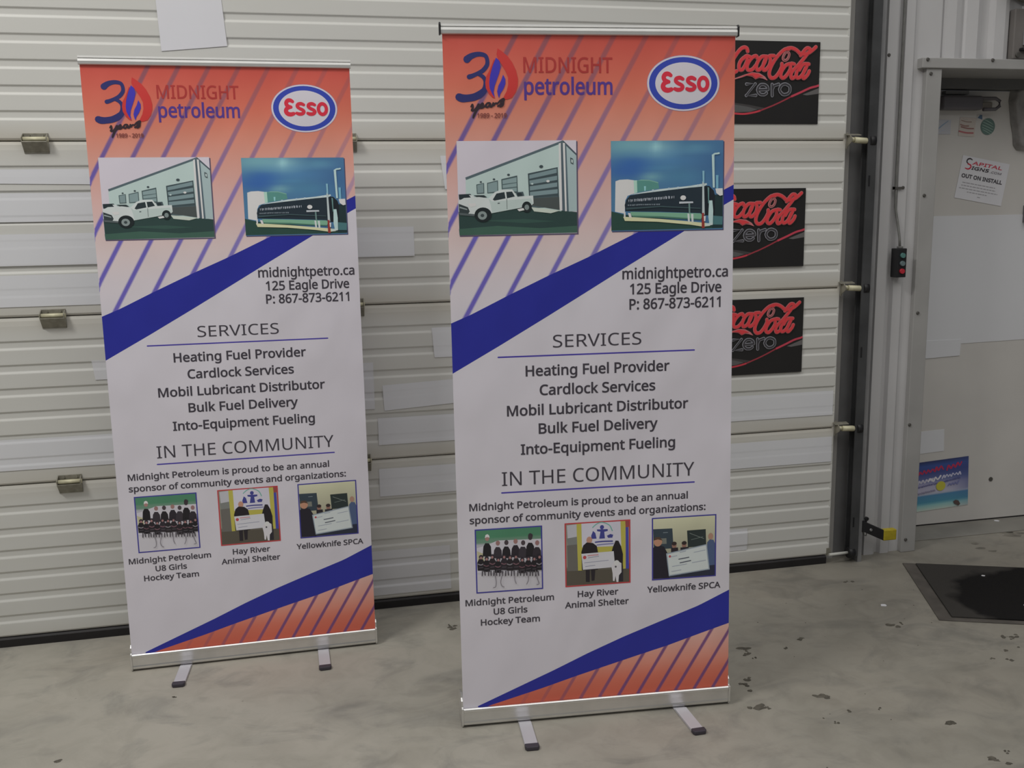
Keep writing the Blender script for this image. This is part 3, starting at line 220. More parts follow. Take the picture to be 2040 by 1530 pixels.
POSTER = [['p',(70,70,70),[(-462,-243),(-362,-247),(-312,-254),(-266,-264),(-302,-274),(-360,-276),(-461,-263)]],['p',(52,50,50),[(-462,-236),(-362,-240),(-304,-247),(-229,-260),(-266,-265),(-312,-254),(-362,-247),(-462,-243)]],['p',(78,76,76),[(7,-179),(-39,-193),(-72,-205),(-52,-208),(8,-201)]],['s',(150,48,58),7.4399999999999995,[(-461,-267),(-406,-277),(-362,-281),(-324,-282),(-284,-276),(-256,-269)]],['s',(118,44,52),5.952,[(-256,-269),(-224,-257),(-202,-249),(-162,-232),(-122,-213)]],['s',(150,52,66),8.432,[(-122,-213),(-80,-196),(-40,-179),(-12,-172),(6,-168)]],['s',(150,92,94),16.368,[(-318,-42),(-322,-31),(-334,-27),(-350,-35),(-370,-59),(-386,-88),(-390,-114),(-380,-125),(-364,-118)]],['s',(150,92,94),16.368,[(-324,-60),(-344,-75),(-354,-94),(-352,-111),(-340,-112),(-328,-96),(-320,-75),(-324,-60),(-308,-63)]],['s',(150,92,94),16.368,[(-276,-67),(-282,-59),(-298,-65),(-314,-84),(-320,-103),(-312,-114),(-296,-110),(-280,-93)]],['s',(150,92,94),16.368,[(-242,-60),(-258,-62),(-273,-79),(-280,-100),(-273,-113),(-258,-105),(-244,-83),(-236,-60)]],['s',(150,92,94),16.368,[(-238,-61),(-250,-93),(-250,-109),(-240,-112),(-224,-95),(-219,-73),(-225,-59),(-204,-57)]],['s',(150,92,94),16.368,[(-140,-30),(-158,-32),(-182,-51),(-202,-75),(-218,-104),(-223,-128),(-214,-142),(-198,-140),(-182,-123),(-170,-101),(-169,-87)]],['s',(150,92,94),16.368,[(-147,-28),(-128,-26),(-108,-33),(-90,-47)]],['s',(150,92,94),11.408,[(-145,-41),(-138,-50),(-144,-67),(-156,-74),(-165,-67),(-161,-53),(-149,-38)]],['s',(150,92,94),16.368,[(-134,-87),(-153,-94),(-170,-118),(-172,-135),(-161,-142),(-146,-130),(-132,-108),(-130,-87),(-115,-88)]],['s',(150,92,94),16.368,[(-88,-54),(-66,-28),(-52,-26),(-49,-33),(-66,-56),(-96,-90),(-122,-115),(-128,-132),(-122,-143),(-105,-134)]],['s',(150,92,94),16.368,[(-94,-45),(-78,-49),(-53,-43),(-37,-33),(-22,-20)]],['s',(150,92,94),16.368,[(-60,-87),(-79,-90),(-100,-112),(-105,-131),(-98,-141),(-83,-134),(-68,-112),(-56,-86)]],['s',(150,92,94),16.368,[(-57,-87),(-72,-117),(-77,-134),(-70,-142),(-55,-128),(-48,-114)]],['s',(150,92,94),16.368,[(-92,-110),(-76,-88),(-51,-87)]],['p',(150,92,94),[(-378,-152),(-362,-147),(-341,-142),(-320,-135),(-296,-139),(-282,-149),(-266,-143),(-250,-145),(-229,-152),(-242,-137),(-266,-124),(-296,-121),(-328,-130),(-362,-142),(-378,-147)]],['s',(168,52,56),11.408,[(-318,-42),(-322,-31),(-334,-27),(-350,-35),(-370,-59),(-386,-88),(-390,-114),(-380,-125),(-364,-118)]],['s',(168,52,56),11.408,[(-324,-60),(-344,-75),(-354,-94),(-352,-111),(-340,-112),(-328,-96),(-320,-75),(-324,-60),(-308,-63)]],['s',(168,52,56),11.408,[(-276,-67),(-282,-59),(-298,-65),(-314,-84),(-320,-103),(-312,-114),(-296,-110),(-280,-93)]],['s',(168,52,56),11.408,[(-242,-60),(-258,-62),(-273,-79),(-280,-100),(-273,-113),(-258,-105),(-244,-83),(-236,-60)]],['s',(168,52,56),11.408,[(-238,-61),(-250,-93),(-250,-109),(-240,-112),(-224,-95),(-219,-73),(-225,-59),(-204,-57)]],['s',(168,52,56),11.408,[(-140,-30),(-158,-32),(-182,-51),(-202,-75),(-218,-104),(-223,-128),(-214,-142),(-198,-140),(-182,-123),(-170,-101),(-169,-87)]],['s',(168,52,56),11.408,[(-147,-28),(-128,-26),(-108,-33),(-90,-47)]],['s',(100,64,64),2.48,[(-145,-41),(-138,-50),(-144,-67),(-156,-74),(-165,-67),(-161,-53),(-149,-38)]],['s',(168,52,56),11.408,[(-134,-87),(-153,-94),(-170,-118),(-172,-135),(-161,-142),(-146,-130),(-132,-108),(-130,-87),(-115,-88)]],['s',(168,52,56),11.408,[(-88,-54),(-66,-28),(-52,-26),(-49,-33),(-66,-56),(-96,-90),(-122,-115),(-128,-132),(-122,-143),(-105,-134)]],['s',(168,52,56),11.408,[(-94,-45),(-78,-49),(-53,-43),(-37,-33),(-22,-20)]],['s',(168,52,56),11.408,[(-60,-87),(-79,-90),(-100,-112),(-105,-131),(-98,-141),(-83,-134),(-68,-112),(-56,-86)]],['s',(168,52,56),11.408,[(-57,-87),(-72,-117),(-77,-134),(-70,-142),(-55,-128),(-48,-114)]],['s',(168,52,56),11.408,[(-92,-110),(-76,-88),(-51,-87)]],['p',(168,52,56),[(-360,-144),(-328,-133),(-296,-124),(-270,-128),(-250,-138),(-268,-139),(-282,-146),(-296,-135),(-320,-133)]],['l',(112,112,118),12.896,[(-320,-167),(-282,-166),(-320,-211),(-278,-210)]],['s',(112,112,118),12.896,[(-226,-187),(-227,-182),(-229,-177),(-233,-173),(-238,-170),(-244,-168),(-250,-168),(-254,-168),(-260,-170),(-264,-174),(-268,-178),(-270,-183),(-270,-188),(-270,-193),(-268,-198),(-264,-202),(-260,-205),(-254,-207),(-248,-207),(-242,-207),(-236,-204),(-232,-201)]],['l',(112,112,118),12.896,[(-272,-189),(-226,-187)]],['l',(112,112,118),12.896,[(-207,-211),(-209,-167)]],['l',(112,112,118),12.896,[(-208,-188),(-200,-172),(-180,-166)]],['s',(112,112,118),12.896,[(-130,-186),(-130,-180),(-132,-175),(-136,-171),(-142,-168),(-147,-166),(-152,-165),(-158,-166),(-164,-168),(-168,-172),(-172,-176),(-174,-181),(-176,-186),(-174,-191),(-172,-196),(-167,-200),(-163,-204),(-157,-206),(-151,-206),(-146,-205),(-140,-203),(-136,-200),(-132,-196),(-130,-191),(-130,-186)]],['l',(48,47,50),6.944,[(-320,-167),(-282,-166),(-320,-211),(-278,-210)]],['s',(48,47,50),6.944,[(-226,-187),(-227,-182),(-229,-177),(-233,-173),(-238,-170),(-244,-168),(-250,-168),(-254,-168),(-260,-170),(-264,-174),(-268,-178),(-270,-183),(-270,-188),(-270,-193),(-268,-198),(-264,-202),(-260,-205),(-254,-207),(-248,-207),(-242,-207),(-236,-204),(-232,-201)]],['l',(48,47,50),6.944,[(-272,-189),(-226,-187)]],['l',(48,47,50),6.944,[(-207,-211),(-209,-167)]],['l',(48,47,50),6.944,[(-208,-188),(-200,-172),(-180,-166)]],['s',(48,47,50),6.944,[(-130,-186),(-130,-180),(-132,-175),(-136,-171),(-142,-168),(-147,-166),(-152,-165),(-158,-166),(-164,-168),(-168,-172),(-172,-176),(-174,-181),(-176,-186),(-174,-191),(-172,-196),(-167,-200),(-163,-204),(-157,-206),(-151,-206),(-146,-205),(-140,-203),(-136,-200),(-132,-196),(-130,-191),(-130,-186)]]]

def catmull(pts, k=6):
    if len(pts) < 3: return [tuple(map(float, p)) for p in pts]
    out = []
    P = [pts[0]] + list(pts) + [pts[-1]]
    d = len(pts[0])
    for i in range(1, len(P) - 2):
        a, b, c, e = P[i - 1], P[i], P[i + 1], P[i + 2]
        for j in range(k):
            t = j / k
            out.append(tuple(0.5 * ((2 * b[m]) + (c[m] - a[m]) * t + (2 * a[m] - 5 * b[m] + 4 * c[m] - e[m]) * t * t + (3 * b[m] - a[m] - 3 * c[m] + e[m]) * t ** 3) for m in range(d)))
    out.append(tuple(map(float, pts[-1])))
    return out

class Ink:
    """flat shapes in the (x, z) plane of a sheet, in millimetres; each next shape lies a hair in front of the last"""
    STEP = 2.5e-5
    def __init__(s, x0=0.0, z0=0.0, y0=-1.5e-4):
        s.v = []; s.f = []; s.c = []; s.x0 = x0; s.z0 = z0; s.y = y0
    def pt(s, p):
        return (s.x0 + p[0] / 1000.0, s.y, s.z0 + p[1] / 1000.0)
    def face(s, pts, cols):
        k = len(s.v); s.v += [s.pt(p) for p in pts]; s.f.append(tuple(range(k, k + len(pts)))); s.c += list(cols)
    def up(s):
        s.y -= Ink.STEP
    def poly(s, pts, col):
        """any simple outline, as a triangulated patch"""
        from mathutils.geometry import tessellate_polygon
        for t in tessellate_polygon([[Vector((p[0], p[1], 0)) for p in pts]]):
            s.face([pts[i] for i in t], [ink(col)] * 3)
        s.up()
    def ell(s, x, y, rx, ry, col, n=20):
        s.face([(x + rx * math.cos(2 * math.pi * i / n), y + ry * math.sin(2 * math.pi * i / n)) for i in range(n)], [ink(col)] * n); s.up()
    def ring(s, x, y, rx0, ry0, rx1, ry1, col, n=48):
        for i in range(n):
            a, b = 2 * math.pi * i / n, 2 * math.pi * (i + 1) / n
            s.face([(x + rx0 * math.cos(a), y + ry0 * math.sin(a)), (x + rx1 * math.cos(a), y + ry1 * math.sin(a)),
                    (x + rx1 * math.cos(b), y + ry1 * math.sin(b)), (x + rx0 * math.cos(b), y + ry0 * math.sin(b))], [ink(col)] * 4)
        s.up()
    def ribbon(s, pts, col, smooth=True, caps=True):
        """(x, z, width) path drawn as a band with round ends"""
        q = catmull(pts) if smooth else pts
        C = [ink(col)]
        L = []; Rr = []
        for i, p in enumerate(q):
            a, b = q[max(i - 1, 0)], q[min(i + 1, len(q) - 1)]
            dx, dy = b[0] - a[0], b[1] - a[1]; l = math.hypot(dx, dy) or 1
            h = p[2] / 2
            L.append((p[0] - dy / l * h, p[1] + dx / l * h)); Rr.append((p[0] + dy / l * h, p[1] - dx / l * h))
        for i in range(len(q) - 1):
            s.y -= 3e-6
            s.face([L[i], L[i + 1], Rr[i + 1], Rr[i]], C * 4)
        if caps:
            for p in ((q[0]), (q[-1])):
                s.y -= 3e-6
                s.face([(p[0] + p[2] / 2 * math.cos(2 * math.pi * i / 10), p[1] + p[2] / 2 * math.sin(2 * math.pi * i / 10)) for i in range(10)], C * 10)
            if not smooth:
                for p in q[1:-1]:
                    s.y -= 3e-6
                    s.face([(p[0] + p[2] / 2 * math.cos(2 * math.pi * i / 10), p[1] + p[2] / 2 * math.sin(2 * math.pi * i / 10)) for i in range(10)], C * 10)
        s.up()
    def stroke(s, pts, width, col, smooth=True):
        s.ribbon([(p[0], p[1], width) for p in pts], col, smooth)
    def grid(s, quad, fn, nx, nz):
        """colour field over a four-cornered patch: corners top-left, top-right, bottom-right, bottom-left"""
        tl, tr, br, bl = quad
        def P(a, b):
            return tuple((tl[m] * (1 - a) + tr[m] * a) * b + (bl[m] * (1 - a) + br[m] * a) * (1 - b) for m in (0, 1))
        for i in range(nx):
            for j in range(nz):
                cs = [(i / nx, j / nz), ((i + 1) / nx, j / nz), ((i + 1) / nx, (j + 1) / nz), (i / nx, (j + 1) / nz)]
                s.face([P(*c) for c in cs], [ink(fn(*c)) for c in cs])
        s.up()
    def text(s, body, u0, u1, v, cap, col, bold=0.0, shear=0.0, slope=0.0):
        wd = sum(GLYPH[c][0] for c in body)
        first = GLYPH[body[0]][1]; lsb = min(c[i] for c in first for i in range(0, len(c), 2))
        last = GLYPH[body[-1]][1]; rsb = GLYPH[body[-1]][0] - max(c[i] for c in last for i in range(0, len(c), 2))
        kx = (u1 - u0 - 2 * bold) / (wd - lsb - rsb); kz = (cap - 2 * bold) / 286.0
        from mathutils.geometry import delaunay_2d_cdt
        C = ink(col)
        x = u0 + bold - lsb * kx
        for ch in body:
            adv, cs = GLYPH[ch]
            loops = []
            for c in cs:
                K = []
                for q in zip(c[::2], c[1::2]):
                    if not K or math.hypot(q[0] - K[-1][0], q[1] - K[-1][1]) > 3: K.append(q)
                P = [(x + q[0] * kx, v + bold + q[1] * kz) for q in K]; n = len(P); L = []
                for i in range(n):
                    a, b, d = P[i - 1], P[i], P[(i + 1) % n]
                    e0 = Vector((b[0] - a[0], b[1] - a[1])).normalized(); e1 = Vector((d[0] - b[0], d[1] - b[1])).normalized()
                    n0 = Vector((-e0.y, e0.x)); n1 = Vector((-e1.y, e1.x)); h = n0 + n1      # outlines run clockwise: left is outside
                    h = h.normalized() if h.length > 1e-6 else n0
                    h = h * (bold / max(0.6, h.dot(n0)))
                    px, pz = b[0] + h.x, b[1] + h.y
                    L.append(Vector((px + shear * (pz - v), pz + slope * (px - u0))))
                loops.append(L)
            x += adv * kx
            if not loops: continue
            vs = [q for L in loops for q in L]; ed = []; k = 0
            for L in loops:
                ed += [(k + i, k + (i + 1) % len(L)) for i in range(len(L))]; k += len(L)
            ov, oe, of, _, _, _ = delaunay_2d_cdt(vs, ed, [], 0, 1e-5)
            for f in of:
                m = sum((ov[i] for i in f), Vector((0, 0))) / len(f)
                wn = 0
                for L in loops:
                    for i in range(len(L)):
                        p, q = L[i - 1], L[i]
                        if (p.y <= m.y) != (q.y <= m.y):
                            t = (m.y - p.y) / (q.y - p.y)
                            if p.x + t * (q.x - p.x) > m.x: wn += 1 if q.y > p.y else -1
                if wn: s.face([ov[i] for i in f], [C] * len(f))
        s.up()
    def draw(s, items):
        for it in items:
            if it[0] == 'p': s.poly(it[2], it[1])
            elif it[0] == 'e': s.ell(*it[2], it[1])
            elif it[0] == 's': s.stroke(it[3], it[2], it[1])
            elif it[0] == 'l': s.stroke(it[3], it[2], it[1], False)
            elif it[0] == 'r': s.ribbon(it[2], it[1])
    def build(s, name, mat, parent=None):
        me = bpy.data.meshes.new(name); me.from_pydata(s.v, [], s.f); me.update()
        at = me.color_attributes.new('Col', 'FLOAT_COLOR', 'CORNER')
        at.data.foreach_set('color', [x for c in s.c for x in c])
        # every face looks out of the sheet (towards -y)
        bm = bmesh.new(); bm.from_mesh(me)
        fl = [f for f in bm.faces if f.normal.y > 0]
        bmesh.ops.reverse_faces(bm, faces=fl)
        bm.to_mesh(me); bm.free()
        me.materials.append(mat)
        o = bpy.data.objects.new(name, me); COL.objects.link(o)
        if parent: o.parent = parent
        return o

def ink_mat(name, rough, spec, bump):
    m, nt, b = new_mat(name)
    a = N(nt, 'ShaderNodeAttribute'); a.attribute_name = 'Col'
    tc = N(nt, 'ShaderNodeTexCoord')
    n0 = N(nt, 'ShaderNodeTexNoise'); n0.inputs['Scale'].default_value = 7; n0.inputs['Detail'].default_value = 4
    nt.links.new(tc.outputs['Object'], n0.inputs['Vector'])
    mr = N(nt, 'ShaderNodeMapRange'); mr.inputs['To Min'].default_value = rough - 0.06; mr.inputs['To Max'].default_value = rough + 0.06
    nt.links.new(n0.outputs['Fac'], mr.inputs['Value']); nt.links.new(mr.outputs['Result'], b.inputs['Roughness'])
    nt.links.new(a.outputs['Color'], b.inputs['Base Color'])
    b.inputs['Specular IOR Level'].default_value = spec
    mp = N(nt, 'ShaderNodeMapping'); mp.inputs['Scale'].default_value = (1.0, 1.0, 0.55); mp.inputs['Rotation'].default_value = (0, 0.6, 0)
    nt.links.new(tc.outputs['Object'], mp.inputs['Vector'])
    n2 = N(nt, 'ShaderNodeTexNoise'); n2.inputs['Scale'].default_value = 5.5; n2.inputs['Detail'].default_value = 1.5
    nt.links.new(mp.outputs['Vector'], n2.inputs['Vector'])
    bp = N(nt, 'ShaderNodeBump'); bp.inputs['Strength'].default_value = bump; bp.inputs['Distance'].default_value = 0.02
    nt.links.new(n2.outputs['Fac'], bp.inputs['Height']); nt.links.new(bp.outputs['Normal'], b.inputs['Normal'])
    return m
M_vinyl = ink_mat('printed_vinyl', 0.42, 0.4, 0.8)
M_print = ink_mat('printed_sheet', 0.4, 0.35, 0.0)

# ------------------------------------------------------------------ materials
def door_mat():
    m, nt, b = new_mat('painted_door_steel')
    tc = N(nt, 'ShaderNodeTexCoord')
    sep = N(nt, 'ShaderNodeSeparateXYZ'); nt.links.new(tc.outputs['Object'], sep.inputs[0])
    # grime gathered along the section joints, and faint blotches
    md = N(nt, 'ShaderNodeMath', operation='SUBTRACT'); md.inputs[1].default_value = 0.6179
    nt.links.new(sep.outputs['Z'], md.inputs[0])
    fr = N(nt, 'ShaderNodeMath', operation='PINGPONG'); fr.inputs[1].default_value = 0.3048
    nt.links.new(md.outputs[0], fr.inputs[0])
    mr = N(nt, 'ShaderNodeMapRange'); mr.inputs['From Min'].default_value = 0.0; mr.inputs['From Max'].default_value = 0.075
    mr.inputs['To Min'].default_value = 1.0; mr.inputs['To Max'].default_value = 0.0
    nt.links.new(fr.outputs[0], mr.inputs['Value'])
    mp = N(nt, 'ShaderNodeMapping'); mp.inputs['Scale'].default_value = (0.7, 1, 5)
    nt.links.new(tc.outputs['Object'], mp.inputs['Vector'])
    no = N(nt, 'ShaderNodeTexNoise'); no.inputs['Scale'].default_value = 2.2; no.inputs['Detail'].default_value = 6
    nt.links.new(mp.outputs['Vector'], no.inputs['Vector'])
    mu = N(nt, 'ShaderNodeMath', operation='MULTIPLY'); nt.links.new(mr.outputs['Result'], mu.inputs[0]); nt.links.new(no.outputs['Fac'], mu.inputs[1])
    ad = N(nt, 'ShaderNodeMath', operation='MULTIPLY_ADD'); ad.inputs[1].default_value = 0.25
    nt.links.new(no.outputs['Fac'], ad.inputs[0]); nt.links.new(mu.outputs[0], ad.inputs[2])
    rp = N(nt, 'ShaderNodeValToRGB')
    rp.color_ramp.elements[0].position = 0.08; rp.color_ramp.elements[1].position = 0.85
    rp.color_ramp.elements[0].color = (0.70, 0.70, 0.665, 1); rp.color_ramp.elements[1].color = (0.56, 0.53, 0.46, 1)
    nt.links.new(ad.outputs[0], rp.inputs['Fac']); nt.links.new(rp.outputs['Color'], b.inputs['Base Color'])
    b.inputs['Roughness'].default_value = 0.5; b.inputs['Specular IOR Level'].default_value = 0.35
    return m
M_door = door_mat()

def floor_mat():
    m, nt, b = new_mat('worn_concrete')
    tc = N(nt, 'ShaderNodeTexCoord')
    def noise(sc, det, off=(0, 0, 0), dist=0.0, stretch=(1, 1, 1)):
        mp = N(nt, 'ShaderNodeMapping'); mp.inputs['Location'].default_value = off; mp.inputs['Scale'].default_value = stretch
        nt.links.new(tc.outputs['Object'], mp.inputs['Vector'])
        n = N(nt, 'ShaderNodeTexNoise'); n.inputs['Scale'].default_value = sc; n.inputs['Detail'].default_value = det
        n.inputs['Roughness'].default_value = 0.6; n.inputs['Distortion'].default_value = dist
        nt.links.new(mp.outputs['Vector'], n.inputs['Vector']); return n
    def ramp(src, p0, p1, c0, c1):
        r = N(nt, 'ShaderNodeValToRGB'); r.color_ramp.elements[0].position = p0; r.color_ramp.elements[1].position = p1
        r.color_ramp.elements[0].color = c0; r.color_ramp.elements[1].color = c1
        nt.links.new(src, r.inputs['Fac']); return r
    def mix(kind, f, a, c):
        x = N(nt, 'ShaderNodeMix'); x.data_type = 'RGBA'; x.blend_type = kind
        if isinstance(f, float): x.inputs[0].default_value = f
        else: nt.links.new(f, x.inputs[0])
        for s, q in ((6, a), (7, c)):
            if isinstance(q, tuple): x.inputs[s].default_value = q
            else: nt.links.new(q, x.inputs[s])
        return x.outputs[2]
    base = ramp(noise(1.3, 6, dist=0.6).outputs['Fac'], 0.32, 0.68, (0.375, 0.357, 0.308, 1), (0.455, 0.428, 0.370, 1)).outputs['Color']
    warm = ramp(noise(0.9, 3, (5, 2, 0)).outputs['Fac'], 0.5, 0.72, (0, 0, 0, 1), (0.6, 0.6, 0.6, 1)).outputs['Color']
    c1 = mix('MIX', warm, base, (0.47, 0.425, 0.36, 1))
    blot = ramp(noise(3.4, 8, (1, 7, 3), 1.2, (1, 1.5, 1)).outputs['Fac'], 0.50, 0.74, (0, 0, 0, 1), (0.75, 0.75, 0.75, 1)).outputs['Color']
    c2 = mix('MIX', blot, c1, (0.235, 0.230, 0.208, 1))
    pale = ramp(noise(2.1, 9, (9, 3, 1), 0.8).outputs['Fac'], 0.60, 0.76, (0, 0, 0, 1), (0.35, 0.35, 0.35, 1)).outputs['Color']
    c3 = mix('MIX', pale, c2, (0.52, 0.50, 0.45, 1))
    mid = ramp(noise(7.5, 7, (2, 8, 5), 0.9).outputs['Fac'], 0.44, 0.70, (0, 0, 0, 1), (0.5, 0.5, 0.5, 1)).outputs['Color']
    c3 = mix('MIX', mid, c3, mix('MULTIPLY', 1.0, c3, (0.72, 0.715, 0.70, 1)))
    spk = ramp(noise(38, 3, (3, 3, 3)).outputs['Fac'], 0.70, 0.78, (0, 0, 0, 1), (0.5, 0.5, 0.5, 1)).outputs['Color']
    c4 = mix('MIX', spk, c3, (0.20, 0.185, 0.16, 1))
    # darker concrete around the man door, its edge broken up by noise
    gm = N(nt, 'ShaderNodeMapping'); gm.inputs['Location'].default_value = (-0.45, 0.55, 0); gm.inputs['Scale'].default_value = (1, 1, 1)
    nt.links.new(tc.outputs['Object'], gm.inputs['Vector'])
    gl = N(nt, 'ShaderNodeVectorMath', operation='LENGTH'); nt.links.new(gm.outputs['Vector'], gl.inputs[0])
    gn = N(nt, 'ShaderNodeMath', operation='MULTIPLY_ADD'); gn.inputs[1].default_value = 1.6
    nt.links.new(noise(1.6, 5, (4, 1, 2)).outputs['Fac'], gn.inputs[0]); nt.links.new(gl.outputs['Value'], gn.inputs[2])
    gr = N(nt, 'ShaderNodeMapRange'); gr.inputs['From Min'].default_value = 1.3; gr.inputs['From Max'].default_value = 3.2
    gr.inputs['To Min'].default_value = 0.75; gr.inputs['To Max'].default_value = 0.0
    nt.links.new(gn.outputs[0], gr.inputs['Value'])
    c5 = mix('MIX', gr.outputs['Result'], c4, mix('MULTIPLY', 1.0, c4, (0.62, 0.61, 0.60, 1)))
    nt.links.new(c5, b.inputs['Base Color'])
    rr = N(nt, 'ShaderNodeMapRange'); rr.inputs['To Min'].default_value = 0.42; rr.inputs['To Max'].default_value = 0.68
    nt.links.new(noise(2.5, 4, (2, 2, 2)).outputs['Fac'], rr.inputs['Value']); nt.links.new(rr.outputs['Result'], b.inputs['Roughness'])
    b.inputs['Specular IOR Level'].default_value = 0.35
    bp = N(nt, 'ShaderNodeBump'); bp.inputs['Strength'].default_value = 0.12; bp.inputs['Distance'].default_value = 0.004
    nt.links.new(noise(60, 5).outputs['Fac'], bp.inputs['Height']); nt.links.new(bp.outputs['Normal'], b.inputs['Normal'])
    return m
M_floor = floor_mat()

def mat_pile():
    m, nt, b = new_mat('ribbed_mat_pile')
    tc = N(nt, 'ShaderNodeTexCoord')
    n = N(nt, 'ShaderNodeTexNoise'); n.inputs['Scale'].default_value = 4.0; n.inputs['Detail'].default_value = 6
    nt.links.new(tc.outputs['Object'], n.inputs['Vector'])
    mp = N(nt, 'ShaderNodeMapping'); mp.inputs['Location'].default_value = (-0.53, 0.37, 0); mp.inputs['Scale'].default_value = (1.0, 0.95, 1)
    nt.links.new(tc.outputs['Object'], mp.inputs['Vector'])
    ln = N(nt, 'ShaderNodeVectorMath', operation='LENGTH'); nt.links.new(mp.outputs['Vector'], ln.inputs[0])
    sm = N(nt, 'ShaderNodeMath', operation='MULTIPLY_ADD'); sm.inputs[1].default_value = 0.35
    nt.links.new(n.outputs['Fac'], sm.inputs[0]); nt.links.new(ln.outputs['Value'], sm.inputs[2])
    rp = N(nt, 'ShaderNodeValToRGB'); rp.color_ramp.elements[0].position = 0.55; rp.color_ramp.elements[1].position = 0.60
    rp.color_ramp.elements[0].color = (0.012, 0.011, 0.011, 1); rp.color_ramp.elements[1].color = (0.055, 0.051, 0.047, 1)
    nt.links.new(sm.outputs[0], rp.inputs['Fac']); nt.links.new(rp.outputs['Color'], b.inputs['Base Color'])
    b.inputs['Roughness'].default_value = 0.85; b.inputs['Specular IOR Level'].default_value = 0.15
    n3 = N(nt, 'ShaderNodeTexNoise'); n3.inputs['Scale'].default_value = 260
    nt.links.new(tc.outputs['Object'], n3.inputs['Vector'])
    bp = N(nt, 'ShaderNodeBump'); bp.inputs['Strength'].default_value = 0.5; bp.inputs['Distance'].default_value = 0.004
    nt.links.new(n3.outputs['Fac'], bp.inputs['Height']); nt.links.new(bp.outputs['Normal'], b.inputs['Normal'])
    return m
M_pile = mat_pile()

M_sheet = plain('white_vinyl_sheet', (0.78, 0.79, 0.82), 0.45, var=0.015, scale=3)
M_film = plain('thin_white_film', (0.76, 0.765, 0.79), 0.45, var=0.015, scale=3)
M_paper = plain('white_paper', (0.80, 0.80, 0.84), 0.6, var=0.01)
M_galv = plain('galvanised_steel', (0.27, 0.27, 0.275), 0.45, 0.2, var=0.12, scale=9)
M_track = plain('shade_dark_track_steel', (0.075, 0.077, 0.08), 0.5, 0.2, var=0.25, scale=7)  # galvanised track, colour darkened to carry the shade of its recess
M_liner = plain('white_steel_liner', (0.60, 0.595, 0.60), 0.42, 0.0, var=0.05, scale=3)
M_trim = plain('white_steel_trim', (0.40, 0.395, 0.385), 0.5, 0.0, var=0.07, scale=5)
M_leaf = plain('cream_door_paint', (0.68, 0.66, 0.63), 0.5, 0.0, var=0.05, scale=3)
M_frame = plain('grey_door_frame', (0.16, 0.16, 0.16), 0.5, 0.0, var=0.1)
M_alu = plain('brushed_aluminium', (0.80, 0.80, 0.79), 0.28, 0.9, var=0.04, scale=20)
M_rail = plain('satin_aluminium', (0.72, 0.72, 0.70), 0.38, 0.45, var=0.03, scale=20)
M_foot = plain('silver_painted_steel', (0.62, 0.61, 0.65), 0.45, 0.25, var=0.03)
M_blk = plain('black_plastic', (0.018, 0.018, 0.02), 0.45)
M_tip = plain('dark_plastic_tip', (0.055, 0.048, 0.062), 0.5)
M_rub = plain('black_rubber_seal', (0.020, 0.018, 0.019), 0.6, var=0.25, scale=9)
M_brass = plain('dull_zinc_hinge', (0.30, 0.285, 0.235), 0.42, 0.35, var=0.3, scale=30)
M_cream = plain('yellowed_zinc', (0.60, 0.57, 0.40), 0.45, 0.15, var=0.2, scale=30)
M_yel = plain('yellow_sensor_plastic', (0.50, 0.40, 0.03), 0.5, var=0.15, scale=40)
M_red = plain('red_button', (0.55, 0.03, 0.05), 0.4)
M_grn = plain('green_button', (0.10, 0.24, 0.22), 0.4)
M_gry = plain('grey_button', (0.16, 0.22, 0.23), 0.4)
M_cable = plain('grey_conduit', (0.20, 0.20, 0.19), 0.5, var=0.15, scale=30)
M_border = plain('brown_grey_rubber', (0.105, 0.094, 0.083), 0.7, var=0.2, scale=12)
M_crumb = plain('dried_mud', (0.115, 0.105, 0.085), 0.9, var=0.3, scale=30)
M_smear = plain('dirt_smear', (0.21, 0.195, 0.165), 0.8, var=0.35, scale=25)
M_screw = plain('screw_head', (0.12, 0.115, 0.105), 0.45, 0.3)
M_case = plain('grey_brown_case', (0.20, 0.185, 0.175), 0.5, var=0.15, scale=8)
M_beige = plain('dull_beige_housing', (0.28, 0.26, 0.21), 0.5, var=0.08)
M_closer = plain('dark_grey_closer', (0.16, 0.152, 0.165), 0.45, 0.2, var=0.1)
M_bag = plain('grey_plastic_cover', (0.32, 0.31, 0.30), 0.22, var=0.25, scale=18, bump=0.6, bscale=25)

# ------------------------------------------------------------------ room shell
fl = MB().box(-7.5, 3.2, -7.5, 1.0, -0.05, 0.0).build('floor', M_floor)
structure(fl)

JZ = [0.0364, 0.6179, 1.2275, 1.8371, 2.4467, 3.0563]
GROOVE = {0: [0.12, 0.205, 0.288, 0.371, 0.454, 0.538]}
for i in range(1, 5):
    GROOVE[i] = [JZ[i] + 0.0985 + 0.0848 * k for k in range(6)]
def section_profile(i):
    """front face outline of one door section as (y, z), bottom to top"""
    z0, z1 = JZ[i] + 0.0012, JZ[i + 1] - 0.0012
    p = [(0.010, z0), (0.003, z0 + 0.002), (0.0, z0 + 0.008)]
    for zd in GROOVE[i]:
        zb = zd - 0.0275
        p += [(0.0, zb - 0.0035), (0.0006, zb - 0.001), (0.0036, zb + 0.0055), (0.0040, zb + 0.008), (0.0040, zd - 0.004), (0.0034, zd - 0.0015), (0.0006, zd + 0.003), (0.0, zd + 0.005)]
    p += [(0.0, z1 - 0.03), (0.0015, z1 - 0.012), (0.004, z1 - 0.003), (0.010, z1)]
    return p
ALLP = [q for i in range(5) for q in section_profile(i)]
def face_y(z):
    for (ya, za), (yb, zb) in zip(ALLP, ALLP[1:]):
        if za <= z <= zb:
            return ya + (yb - ya) * (z - za) / max(1e-9, zb - za)
    return 0.0
XL = -5.8
big = structure(empty('door_1', (0, 0, 0)))
